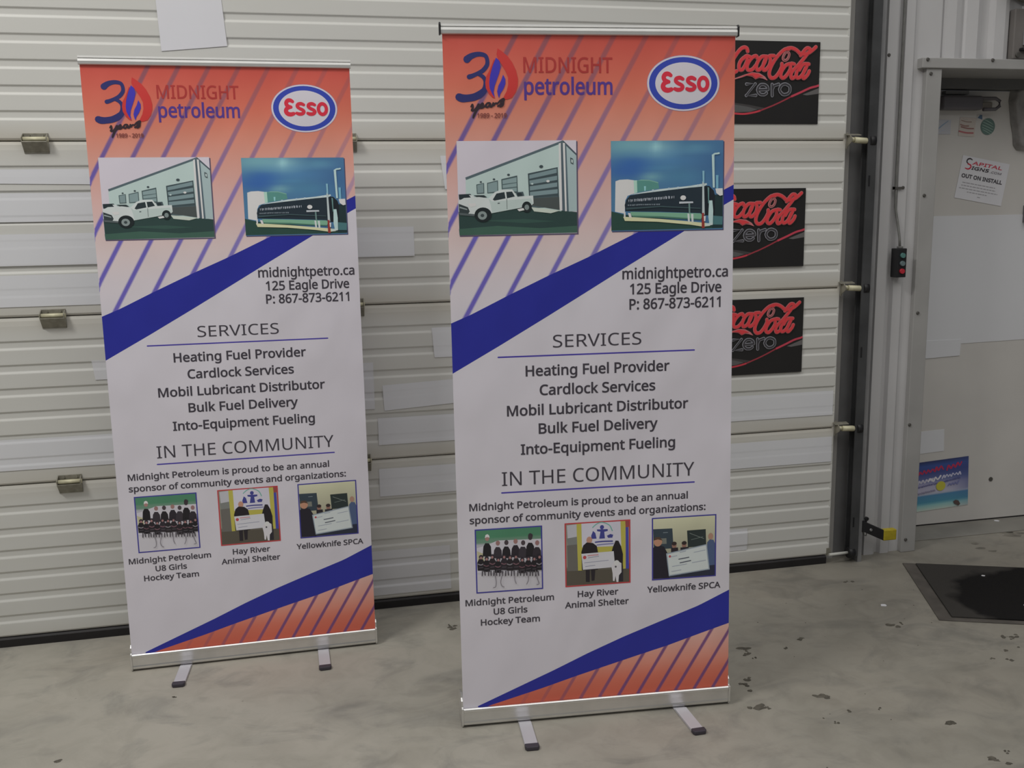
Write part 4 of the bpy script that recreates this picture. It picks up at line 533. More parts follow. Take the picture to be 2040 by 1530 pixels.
for i in range(5):
    MB().prism_x(section_profile(i) + [(0.046, JZ[i + 1] - 0.0012), (0.046, JZ[i] + 0.0012)], XL, 0.0).build('door_section', M_door, big)
MB().prism_x([(-0.004, 0.0), (0.05, 0.0), (0.05, 0.034), (0.046, 0.0364), (0.0, 0.0364), (-0.006, 0.03)], XL, -0.012).build('bottom_seal', M_rub, big)
st = MB().box(-0.0055, 0.003, 0.0015, 0.045, 0.037, 3.05).build('end_stile', M_door, big)

def hinge(x, z):
    """steel hinge straddling a section joint: two leaves, a knuckle tube and a hooded bracket"""
    h = empty('hinge', (x, 0, z), parent=big)
    m = MB()
    m.box(-0.041, 0.041, -0.0035, 0.0, -0.042, -0.004).box(-0.041, 0.041, -0.0035, 0.0, 0.004, 0.026)
    for sx in (-1, 1):
        a = sx * 0.041
        m.prism_x([(-0.001, -0.040), (-0.001, 0.024), (-0.012, 0.022), (-0.030, 0.010), (-0.030, -0.004)], min(a, a - sx * 0.003), max(a, a - sx * 0.003))
    m.prism_x([(-0.002, -0.040), (-0.030, -0.006), (-0.0295, -0.003), (-0.002, -0.036)], -0.041, 0.041)
    m.build('hinge_bracket', M_brass, h, 0.001)
    MB().tube([(-0.043, -0.018, 0.004), (0.043, -0.018, 0.004)], 0.0085, 10).build('hinge_pin', M_cream, h)
    k = MB()
    for sx in (-0.022, 0.022):
        k.tube([(sx, -0.0035, 0.018), (sx, -0.008, 0.018)], 0.006, 8)
    k.build('hinge_bolt', M_brass, h)
for x in (-4.16, -3.1, -2.043, -0.98):
    for z in JZ[1:4]:
        hinge(x, z)
def end_hinge(z):
    """end bracket at the door edge carrying the track roller"""
    h = empty('roller_bracket', (0, 0, z), parent=big)
    m = MB()
    m.box(0.004, 0.012, -0.004, 0.0, -0.035, 0.03)
    m.prism_x([(-0.001, -0.03), (-0.001, 0.026), (-0.022, 0.02), (-0.040, 0.004), (-0.034, -0.010)], 0.008, 0.011)
    m.prism_x([(-0.002, 0.026), (-0.024, 0.020), (-0.024, 0.017), (-0.002, 0.022)], -0.006, 0.06)
    m.build('bracket_plate', M_brass, h, 0.001)
    MB().tube([(0.012, -0.018, 0.002), (0.03, -0.018, 0.0)], 0.010, 10).tube([(0.03, -0.018, 0.0), (0.085, -0.018, -0.004), (0.100, -0.018, -0.005)], [0.0125, 0.0125, 0.007], 10).build('roller_stem', M_cream, h)
    MB().tube([(0.098, -0.018, -0.004), (0.122, -0.018, -0.004)], [0.022, 0.022], 16).build('roller', M_blk, h)
for z in JZ[1:4]:
    end_hinge(z)
rb = empty('roller_bracket', (0, 0, 0.04), parent=big)
MB().box(-0.01, 0.010, -0.003, 0.002, -0.004, 0.03).build('bracket_plate', M_brass, rb)
MB().tube([(-0.005, -0.016, 0.004), (0.088, -0.016, 0.006)], 0.0065, 10).build('roller_stem', plain('white_roller_stem', (0.62, 0.62, 0.58), 0.5), rb)
MB().tube([(0.085, -0.016, 0.006), (0.112, -0.016, 0.006)], 0.024, 16).build('roller', M_blk, rb)

# steel jamb, vertical track and its angle beside the door
trk = structure(empty('trim_1', (0, 0, 0)))
MB().box(-0.10, 0.205, 0.066, 0.09, 0.0, 3.3).build('jamb_plate', M_galv, trk)
MB().box(0.004, 0.052, 0.050, 0.066, 0.0, 3.3).build('weather_strip', plain('grey_weather_strip', (0.40, 0.39, 0.375), 0.5), trk)
# C channel track, open towards the door
MB().prism_z([(0.088, -0.030), (0.128, -0.030), (0.128, 0.018), (0.088, 0.018), (0.088, 0.012), (0.092, 0.012), (0.092, 0.0145), (0.1245, 0.0145), (0.1245, -0.0265), (0.092, -0.0265), (0.092, -0.024), (0.088, -0.024)], 0.03, 3.3).build('vertical_track', M_track, trk)
MB().prism_z([(0.131, -0.024), (0.150, -0.024), (0.150, -0.020), (0.1345, -0.020), (0.1345, 0.060), (0.205, 0.060), (0.205, 0.066), (0.131, 0.066)], 0.0, 3.3).build('track_angle', M_galv, trk)
for z in (0.19, 0.95, 1.67, 2.5):
    MB().box(0.096, 0.103, -0.0312, -0.0296, z - 0.022, z + 0.022).build('track_slot', M_blk, trk)

def liner_profile(x0, x1, pts=None):
    return pts
RIB = [(0.196, 0.058), (0.206, 0.046), (0.252, 0.046), (0.262, 0.052), (0.268, 0.070), (0.284, 0.070), (0.290, 0.048), (0.330, 0.048), (0.346, 0.062),
       (0.466, 0.062), (0.470, 0.074), (0.477, 0.074), (0.484, 0.056), (0.526, 0.050), (0.552, 0.056), (0.560, 0.070), (0.568, 0.070), (0.580, 0.056), (0.630, 0.048), (0.655, 0.058),
       (0.664, 0.072), (0.700, 0.072), (0.712, 0.046), (0.760, 0.046), (0.786, 0.056), (0.80, 0.072), (0.86, 0.072), (0.872, 0.048), (0.92, 0.048), (0.94, 0.062),
       (1.06, 0.062), (1.068, 0.074), (1.076, 0.056), (1.12, 0.05), (1.15, 0.058), (1.16, 0.07), (1.175, 0.056), (1.225, 0.048), (1.255, 0.06), (1.30, 0.072), (1.312, 0.046), (1.36, 0.046), (1.40, 0.062), (1.47, 0.062)]
def liner(name, x0, x1, z0, z1):
    pts = [q for q in RIB if x0 <= q[0] <= x1]
    if not pts or pts[0][0] > x0 + 1e-4: pts = [(x0, 0.06)] + pts
    if pts[-1][0] < x1 - 1e-4: pts = pts + [(x1, 0.06)]
    return structure(MB().prism_z(pts + [(x1, 0.10), (x0, 0.10)], z0, z1).build(name, M_liner))
liner('wall_back', 0.205, 0.392, 0.0, 2.17)
liner('wall_back', 0.205, 1.47, 2.17, 3.3)
structure(MB().box(1.47, 3.2, 0.06, 0.10, 0.0, 3.3).build('wall_back', M_liner))
structure(MB().box(XL - 1.7, XL, 0.0, 0.10, 0.0, 3.3).build('wall_back', M_liner))

# man door: jamb and head trims, reveal, frame, leaf
t2 = structure(MB().box(0.388, 0.461, 0.034, 0.060, 0.0, 2.136).box(0.442, 0.461, 0.060, 0.36, 0.0, 2.136).build('trim_2', M_trim, None, 0.003))
t3 = structure(MB().box(0.360, 1.60, 0.026, 0.064, 2.134, 2.176).box(0.461, 1.44, 0.064, 0.36, 2.134, 2.15).build('trim_3', M_trim, None, 0.003))
structure(MB().box(1.44, 1.52, 0.034, 0.36, 0.0, 2.136).build('trim_4', M_trim, None, 0.003))
sm = MB()
for x, z, y in ((0.214, 2.186, 0.046), (0.313, 1.643, 0.048), (0.322, 0.07, 0.048)):
    sm.tube([(x, y + 0.002, z), (x, y - 0.004, z)], [0.0085, 0.006], 8)
s_ = sm.build('screw', M_screw); structure(s_); s_.name = 'trim_5'
def screws(parent, pts):
    for x, y, z in pts:
        MB().tube([(x, y + 0.001, z), (x, y - 0.005, z)], [0.0085, 0.006], 8).build('screw', M_screw, parent)
screws(t2, [(0.408, 0.034, 2.112), (0.408, 0.034, 1.608), (0.408, 0.034, 1.101), (0.398, 0.034, 0.599), (0.41, 0.034, 0.06)])
screws(t3, [(0.384, 0.026, 2.168), (0.696, 0.026, 2.170), (1.2, 0.026, 2.17)])
d2 = structure(empty('door_2', (0, 0, 0)))
MB().box(0.461, 1.44, 0.290, 0.36, 2.088, 2.136).box(0.461, 0.49, 0.290, 0.36, 0.0, 2.09).box(1.41, 1.44, 0.29, 0.36, 0.0, 2.09).build('door_frame', M_frame, d2, 0.003)
leaf = MB().box(0.493, 1.407, 0.330, 0.372, 0.010, 2.084).build('door_leaf', M_leaf, d2, 0.002)
MB().box(0.493, 1.407, 0.332, 0.368, 0.0, 0.010).build('door_sweep', M_rub, d2)
structure(MB().box(0.461, 1.44, 0.150, 0.40, 0.0, 0.004).build('door_sill', plain('sill_concrete', (0.26, 0.25, 0.225), 0.6, var=0.15, scale=5), None, 0.002))
# overhead closer on the leaf
cl = empty('door_closer', (0, 0.33, 0), parent=d2)
m = MB(); m.box(0.655, 0.865, -0.052, 0.0, 1.995, 2.058); m.build('closer_body', M_closer, cl, 0.012, 3)
m = MB(); m.tube([(0.845, -0.04, 2.046), (0.93, -0.045, 2.046), (0.952, -0.045, 2.034), (0.952, -0.045, 2.012), (0.932, -0.045, 1.998), (0.87, -0.042, 1.997)], 0.008, 8)
m.build('closer_arm', M_closer, cl)
MB().box(0.872, 0.935, -0.022, 0.0, 2.004, 2.034).build('arm_shoe', plain('beige_shoe', (0.34, 0.31, 0.27), 0.5), cl, 0.006)
MB().box(0.68, 0.80, -0.03, 0.0, 2.066, 2.080).build('closer_track', M_frame, cl)

# ------------------------------------------------------------------ blank sheets on the overhead door
def film(name, pts, follow, label, cat='strip', mat=None, group=None):
    """thin sheet clinging to the ribbed door: four corners tl, tr, br, bl as (x, z); follow 0..1 says how far it sinks into the ribs"""
    tl, tr, br, bl = pts
    zs = sorted(set([0.0, 1.0] + [(z - bl[1]) / (tl[1] - bl[1]) for _, z in ALLP if bl[1] < z < tl[1]]))
    vs = []; fs = []
    for t in zs:
        for a, b in ((bl, tl), (br, tr)):
            x = a[0] + (b[0] - a[0]) * t; z = a[1] + (b[1] - a[1]) * t
            vs.append((x, face_y(z) * follow - 0.0018, z))
    for i in range(len(zs) - 1):
        fs.append((2 * i, 2 * i + 1, 2 * i + 3, 2 * i + 2))
    m = MB(); m.add(vs, fs)
    o = m.build(name, mat or M_sheet)
    s = o.modifiers.new('thickness', 'SOLIDIFY'); s.thickness = 0.0007; s.offset = 0
    return tag(o, label, cat, group)
rect = lambda x0, x1, z0, z1: [(x0, z1), (x1, z1), (x1, z0), (x0, z0)]
film('blank_paper', [(-2.676, 2.46), (-2.46, 2.46), (-2.441, 2.163), (-2.664, 2.142)], 0.0, 'tilted blank paper sheet hanging above the banner with the plain rail', 'paper', M_paper)
film('white_strip', [(-4.4, 1.741), (-2.70, 1.741), (-2.70, 1.684), (-4.4, 1.712)], 0.15, 'narrow tapering white strip just under the highest hinge, uppermost of the strips', 'strip', None)
film('white_strip', rect(-4.4, -2.1, 1.561, 1.66), 0.22, 'white strip second from the top at the left banner edge, below the narrow tapering one')
film('white_strip', rect(-4.4, -1.802, 1.409, 1.519), 0.10, 'long white strip whose end shows between the two banners, above the brownish joint')
film('white_strip', rect(-4.4, -2.1, 1.265, 1.376), 0.15, 'white strip directly above the middle hinge of the left column')
film('white_strip', rect(-4.4, -2.1, 0.673, 0.787), 0.45, 'white strip just above the lowest hinge of the left column')
film('white_patch', [(-2.989, 1.062), (-2.80, 1.06), (-2.80, 0.991), (-2.981, 0.991)], 0.3, 'small pale patch peeping out at the edge of the farther banner', 'patch', M_film)
film('white_patch', [(-1.692, 1.781), (-1.60, 1.781), (-1.60, 1.657), (-1.677, 1.657)], 0.1, 'white patch peeping out beside the printed truck picture of the nearer banner', 'patch')
film('white_patch', [(-1.746, 1.130), (-1.58, 1.130), (-1.58, 1.012), (-1.738, 1.013)], 0.1, 'white patch beside the blue swoosh tip of the nearer banner', 'patch')
film('white_patch', rect(-2.12, -1.977, 0.822, 1.005), 0.5, 'upright pale patch at the edge of the farther banner, above two white strips', 'patch', M_film)
film('white_strip', [(-1.945, 0.913), (-1.22, 0.94), (-1.22, 0.852), (-1.941, 0.813)], 0.08, 'slightly slanting white strip between the banners, highest of four there')
film('white_strip', rect(-1.968, -0.008, 0.677, 0.784), 0.12, 'long white strip right above the lowest joint, passing behind the nearer banner')
film('white_strip', rect(-1.972, -0.006, 0.468, 0.580), 0.12, 'long white strip just below the lowest joint, passing behind the nearer banner')
film('thin_film', rect(-2.16, -1.700, 0.058, 0.243), 0.92, 'see-through looking pale film over the ribs close to the floor between the banners', 'film', M_film)
film('thin_film', rect(-0.62, -0.393, 0.098, 0.195), 0.92, 'small pale film over the ribs low down beside the nearer banner, under the posters', 'film', M_film)

# ------------------------------------------------------------------ soft drink posters
def poster(xr, zt, w, h, label, skew=0.0):
    o = empty('soft_drink_poster', (xr, -0.0015, zt))
    o.rotation_euler = (0, skew, 0)
    MB().box(-w, 0, -0.0018, 0.0, -h, 0).build('poster_sheet', plain('black_poster_print', (0.022, 0.021, 0.021), 0.4, var=0.1, scale=3), o)
    i = Ink(y0=-0.0020)
    clip = POSTER
    def cut(p):
        return (max(-w * 1000 + 1, min(-0.5, p[0])), p[1])
    for it in clip:
        if it[0] == 'p': i.poly([cut(p) for p in it[2]], it[1])
    bands = [it for it in clip if it[0] == 's' and it[1] in ((150, 48, 58), (118, 44, 52), (150, 52, 66))]
    for it in bands: i.ribbon([(cut(p)[0], p[1], it[2]) for p in it[3]], it[1], True, False)
    i.build('printed_pattern', M_print, o)
    j = Ink(y0=-0.0040); g = Ink(y0=-0.0040)
    for it in clip:
        if it[0] == 'p' and it[1] in ((150, 92, 94), (168, 52, 56)): j.poly([cut(p) for p in it[2]], it[1])
        elif it[0] in 'sl' and it not in bands:
            (g if it[1] in ((112, 112, 118), (48, 47, 50)) else j).stroke(it[3], it[2], it[1], it[0] == 's')
    j.build('script_lettering', M_print, o); g.build('outline_lettering', M_print, o)
    tag(o, label, 'poster', 'black soft drink posters')
    return o
poster(-0.130, 2.222, 0.44, 0.321, 'topmost black poster with red script lettering, above a whole door section of white ribs')
poster(-0.172, 1.645, 0.40, 0.321, 'middle black poster with red script, between the topmost and lowest ones beside the banner')
poster(-0.164, 1.193, 0.40, 0.318, 'lowest black poster with red script, hung just below the door joint')

# ------------------------------------------------------------------ roll-up banners
W_, HB, HT = 0.848, 0.0629, 2.0524
VH = HT - HB
def seg(stops, t):
    for (a, ca), (b, cb) in zip(stops, stops[1:]):
        if t <= b:
            k = max(0.0, min(1.0, (t - a) / (b - a)))
            return tuple(x + (y - x) * k for x, y in zip(ca, cb))
    return stops[-1][1]
UPPER = [(1180, (166, 163, 170)), (1300, (168, 161, 166)), (1400, (172, 158, 158)), (1500, (172, 148, 146)), (1600, (172, 136, 130)), (1700, (172, 122, 110)), (1780, (170, 106, 90)), (1850, (168, 90, 74)), (1920, (164, 78, 66)), (1990, (160, 66, 58))]
LOWER = [(-40, (158, 74, 60)), (8, (160, 78, 62)), (55, (166, 90, 74)), (100, (172, 112, 98)), (150, (174, 128, 118)), (208, (174, 140, 132))]
WHITE = (166, 163, 170)
SW_T = [(-2, 1183), (60, 1208), (167, 1259), (288, 1314), (410, 1366), (552, 1432), (690, 1492), (815, 1551), (850, 1568)]
SW_B = [(-2, 1036), (140, 1114), (281, 1194), (409, 1268), (522, 1334), (697, 1434), (816, 1507), (850, 1525)]
LW_T = [(20, -8), (141, 41), (287, 100), (396, 147), (506, 190), (623, 231), (747, 273), (850, 319)]
LW_B = [(46, -8), (147, 18), (249, 44), (359, 75), (469, 104), (561, 128), (648, 150), (766, 185), (850, 209)]
def at(line, u):
    for (a, b), (c, d) in zip(line, line[1:]):
        if u <= c: return b + (d - b) * (u - a) / (c - a)
    return line[-1][1]
def stripes(i, u_of, pitch, k0, k1, dudv, wid, lo, hi, bg, colf, vstep):
    """slanting soft-edged stripes between two curves, blended into the ground colour"""
    for k in range(k0, k1):
        n = 60
        vs = [lo_v + (hi_v - lo_v) * t / n for t in range(n + 1) for lo_v, hi_v in ((vstep[0], vstep[1]),)]
        for va, vb in zip(vs, vs[1:]):
            ua, ub = u_of + pitch * k + dudv * va, u_of + pitch * k + dudv * vb
            if ub + wid < 0 or ua - wid > 848 or not (lo(max(0, min(848, ua))) <= va and vb <= hi(max(0, min(848, ub)))):
                continue
            for (o0, m0), (o1, m1) in (((-wid, 0), (-wid * .45, 1)), ((-wid * .45, 1), (wid * .45, 1)), ((wid * .45, 1), (wid, 0))):
                q = []; cs = []
                for o_, m_, v_, u_ in ((o0, m0, va, ua), (o1, m1, va, ua), (o1, m1, vb, ub), (o0, m0, vb, ub)):
                    q.append((max(0.0, min(848.0, u_ + o_)), v_)); b_ = bg(v_); c_, al = colf(u_, v_)
                    cs.append(ink(tuple(x + (y - x) * al * m_ for x, y in zip(b_, c_))))
                i.face(q, cs)
    i.up()
def band(i, lo, hi, n, col):
    for a in range(n):
        u0, u1 = lo[0][0] + (848 - lo[0][0]) * a / n, lo[0][0] + (848 - lo[0][0]) * (a + 1) / n
        u0, u1 = max(u0, 0), max(u1, 0)
        i.face([(u0, at(lo, u0)), (u1, at(lo, u1)), (u1, max(at(hi, u1), at(lo, u1))), (u0, max(at(hi, u0), at(lo, u0)))], [ink(col)] * 4)
    i.up()

def photo_base(kind):
    def blob(s, t, cx, cz, rx, rz): return math.exp(-(((s - cx) / rx) ** 2 + ((t - cz) / rz) ** 2))
    def f(s, t):
        if kind == 'A': return (168, 163, 172)
        if kind == 'B':
            c = [62, 98, 130]
            for cx, cz, rx, rz, col, a in ((0.15, 0.95, 0.30, 0.14, (98, 140, 148), .9), (0.42, 0.90, 0.16, 0.10, (112, 152, 160), .8), (0.2, 0.74, 0.18, 0.10, (46, 84, 142), .9), (0.15, 0.66, 0.2, .08, (46, 82, 140), .8),
                                           (0.95, 0.72, 0.25, 0.25, (52, 84, 122), .8), (0.55, .78, .25, .08, (66, 110, 150), .6), (0.36, 0.60, 0.10, 0.05, (105, 146, 150), .8), (0.40, 0.925, 0.04, 0.065, (128, 168, 174), .9), (0.30, 0.85, 0.2, 0.02, (84, 128, 146), .5), (0.6, 0.88, 0.3, 0.025, (76, 118, 150), .5), (0.45, 0.70, 0.16, 0.03, (70, 116, 146), .6), (0.8, .62, .16, .03, (56, 92, 126), .6), (0.62, .6, .2, .08, (66, 112, 138), .6), (0.75, .92, .15, .05, (84, 130, 150), .6), (0.08, 0.35, 0.08, 0.12, (60, 100, 125), .5)):
                w_ = a * blob(s, t, cx, cz, rx, rz); c = [x + (y - x) * w_ for x, y in zip(c, col)]
            return tuple(c)
        if kind == 'C':
            if t > 0.84: return (62, 106, 82)
            if t > 0.76: return (84, 112, 96)
            return (160, 158, 164) if t < 0.3 else (140, 140, 146)
        if kind == 'D': return (112, 108, 98) if t > 0.3 else (84, 80, 72)
        return tuple(x + (y - x) * t for x, y in zip((110, 108, 96), (166, 166, 142)))
    return f
RECT = {'A': (31, 375, 1435, 1698), 'B': (477, 815, 1438, 1695), 'C': (51, 256, 364, 564), 'D': (325, 530, 364, 566), 'E': (598, 804, 366, 566)}
PICT = {'A': 'picture of a white truck outside a pale building', 'B': 'picture of a dark tank trailer under a blue sky', 'C': 'picture of a hockey team on ice', 'D': 'picture of two people holding a large cheque', 'E': 'picture of a group with a tilted cheque'}

TXT = [('midnightpetro.ca', 509, 833, 1297, 33, .9), ('125 Eagle Drive', 532, 813, 1252, 32, .9), ('P: 867-873-6211', 530, 811, 1207, 32, .9),
       ('SERVICES', 298, 566, 1103, 37, 0), ('Heating Fuel Provider', 215, 653, 1020, 32, 1.0), ('Cardlock Services', 256, 609, 962, 32, 1.0), ('Mobil Lubricant Distributor', 157, 712, 903, 32, 1.0),
       ('Bulk Fuel Delivery', 251, 616, 846, 32, 1.0), ('Into-Equipment Fueling', 196, 671, 785, 32, 1.0), ('IN THE COMMUNITY', 137, 732, 693, 42, 0),
       ('Midnight Petroleum is proud to be an annual', 37, 712, 621, 22.5, .75), ('sponsor of community events and organizations:', 37, 769, 581, 22.5, .75),
       ('Midnight Petroleum', 17, 289, 326, 20, .7), ('U8 Girls', 102, 206, 293, 20, .7), ('Hockey Team', 62, 244, 261, 20, .7),
       ('Hay River', 363, 491, 329, 20, .7), ('Animal Shelter', 323, 524, 296, 20, .7), ('Yellowknife SPCA', 583, 819, 327, 20, .7)]
BLOCKS = [('contact_lettering', TXT[0:3]), ('services_lettering', TXT[3:4]), ('services_list', TXT[4:9]), ('community_lettering', TXT[9:10]), ('sponsor_lettering', TXT[10:12]), ('team_caption', TXT[12:15]), ('shelter_caption', TXT[15:17]), ('rescue_caption', TXT[17:18])]
INKBLACK = (52, 49, 56)
SWBLUE = (33, 37, 120)

def make_panel(parent):
    p = MB().box(-W_ / 2, W_ / 2, 0.0, 0.0005, -0.02, VH + 0.004)
    sheet = p.build('graphic_panel', plain('white_banner_vinyl', rgb(WHITE, INKK), 0.45, var=0.01) if 'white_banner_vinyl' not in bpy.data.materials else bpy.data.materials['white_banner_vinyl'], parent)
    g = Ink(-W_ / 2, 0, -1.0e-4)
    # ground colour, in rows
    n = 34
    rows = [1180 + (VH * 1000 + 2 - 1180) * k / n for k in range(n + 1)]
    g.face([(0, -18), (848, -18), (848, 1180), (0, 1180)], [ink(WHITE)] * 4)
    for a, b in zip(rows, rows[1:]):
        g.face([(0, a), (848, a), (848, b), (0, b)], [ink(seg(UPPER, a)), ink(seg(UPPER, a)), ink(seg(UPPER, b)), ink(seg(UPPER, b))])
    g.up()
    # white field under the upper swoosh
    for a in range(40):
        u0, u1 = 848 * a / 40, 848 * (a + 1) / 40
        g.face([(u0, 1000), (u1, 1000), (u1, at(SW_B, u1) + 15), (u0, at(SW_B, u0) + 15)], [ink(WHITE)] * 4)
    g.up()
    def upcol(u, v):
        f = max(0.0, min(1.0, (u / 848 * 0.75 + (v - 1200) / 800 * 0.35)))
        al = 0.95 - 0.70 * max(0, f - 0.25) / 0.75
        top = max(0.0, min(1.0, (v - 1600) / 350))
        c = tuple(x + (y - x) * top for x, y in zip((82, 74, 146), (98, 66, 82)))
        return c, max(0.22, min(0.95, al))
    stripes(g, 203 - 0.567 * 1981, 94.2, 0, 16, 0.567, 11.0, lambda u: at(SW_B, u) + 12, lambda u: 1995, lambda v: seg(UPPER, v), upcol, (1100, 1992))
    band(g, SW_B, SW_T, 44, SWBLUE)
    # lower corner
    for a in range(40):
        u0, u1 = 46 + (848 - 46) * a / 40, 46 + (848 - 46) * (a + 1) / 40
        for b in range(8):
            q = []
            for u_, t_ in ((u0, b / 8), (u1, b / 8), (u1, (b + 1) / 8), (u0, (b + 1) / 8)):
                q.append((u_, -14 + (at(LW_B, u_) + 14) * t_))
            g.face(q, [ink(seg(LOWER, z)) for _, z in q])
    g.up()
    stripes(g, 249 - 0.61 * 6, 61.4, -1, 14, 0.61, 8.0, lambda u: -14, lambda u: at(LW_B, u) + 4, lambda v: seg(LOWER, v),
            lambda u, v: ((88, 56, 98), max(0.15, min(0.9, 0.1 + (u - 200) / 380))), (-12, 208))
    band(g, LW_B, LW_T, 44, SWBLUE)
    # rules under the headings
    for (a, b, v) in ((135, 730, 1080), (136, 732, 672)):
        g.stroke([(a, v), (b, v)], 4.4, (58, 50, 128), False)
    g.build('background_print', M_vinyl, sheet)
    for k in 'ABCDE':
        u0, u1, v0, v1 = RECT[k]
        q = Ink(-W_ / 2, 0, -6.0e-4)
        if k in 'AB':
            q.poly([(u0 + 2, v0 - 4), (u1 + 4, v0 - 4), (u1 + 4, v1 - 3), (u0 + 2, v1 - 3)], (74, 66, 84)) if k == 'A' else q.poly([(u0 + 2, v0 - 3), (u1 + 3, v0 - 3), (u1 + 3, v1 - 3), (u0 + 2, v1 - 3)], (60, 58, 84))
        else:
            q.poly([(u0, v0), (u1, v0), (u1, v1), (u0, v1)], (150, 52, 56) if k == 'D' else (52, 50, 118))
            u0, u1, v0, v1 = u0 + 4, u1 - 4, v0 + 4, v1 - 4
        q.grid([(u0, v1), (u1, v1), (u1, v0), (u0, v0)], photo_base(k), *((28, 30) if k == 'B' else (2, 2) if k == 'A' else (8, 25)))
        def clampit(it):
            c = lambda P: [(max(u0, min(u1, x[0])), max(v0, min(v1, x[1]))) + tuple(x[2:]) for x in P]
            it = list(it)
            if it[0] in 'pr': it[2] = c(it[2])
            elif it[0] in 's': it[3] = c(it[3])
            return it
        q.draw([clampit(it) for it in ART[k]])
        o = q.build('printed_picture', M_vinyl, sheet); o['label'] = PICT[k]
    q = Ink(-W_ / 2, 0, -6.0e-4); q.draw(ART['LOGO']); q.text('1989 - 2019', 92, 176, 1761, 13, (104, 58, 54), 0.5)
    q.build('flame_logo', M_vinyl, sheet)
    q = Ink(-W_ / 2, 0, -6.0e-4)
    q.text('MIDNIGHT', 226, 483, 1884, 43, (138, 46, 44), 0.7); q.text('petroleum', 227, 483, 1824, 47, (68, 46, 112), 1.2)
    q.build('company_lettering', M_vinyl, sheet)
    q = Ink(-W_ / 2, 0, -6.0e-4)
    cx, cz = 693, 1856
    q.ell(cx, cz, 108.5, 78, WHITE, 56); q.ring(cx, cz, 84, 58.5, 102.5, 73, (42, 56, 138)); q.ring(cx, cz, 107.5, 77.2, 108.5, 78, (130, 128, 165))
    RD = (168, 38, 54)
    q.ribbon([(655, 1878, 11), (648, 1882, 13), (639, 1881, 13.5), (634, 1873, 13), (638, 1864, 13), (649, 1860, 11)], RD)
    q.ribbon([(647, 1860, 11), (636, 1856, 13), (632, 1847, 14), (637, 1839, 14.5), (647, 1836.5, 14), (657, 1839, 12)], RD)
    for x0 in (666, 702):
        q.ribbon([(x0 + 25, 1868, 10), (x0 + 16, 1871.5, 11.5), (x0 + 6, 1869, 11.5), (x0 + 4, 1862, 11), (x0 + 11, 1856, 11), (x0 + 21, 1851, 11), (x0 + 24.5, 1845, 11.5), (x0 + 19, 1839, 11.5), (x0 + 9, 1838, 11.5), (x0 + 1, 1840.5, 10)], RD)
    q.ring(752, 1854.5, 7.6, 11.5, 18.8, 23, RD, 32)
    q.build('oval_logo', M_vinyl, sheet)
    for name, lines in BLOCKS:
        q = Ink(-W_ / 2, 0, -6.0e-4)
        for t, a, b, v, cap, bold in lines: q.text(t, a, b, v, cap, INKBLACK, bold)
        q.build(name, M_vinyl, sheet)
    return sheet

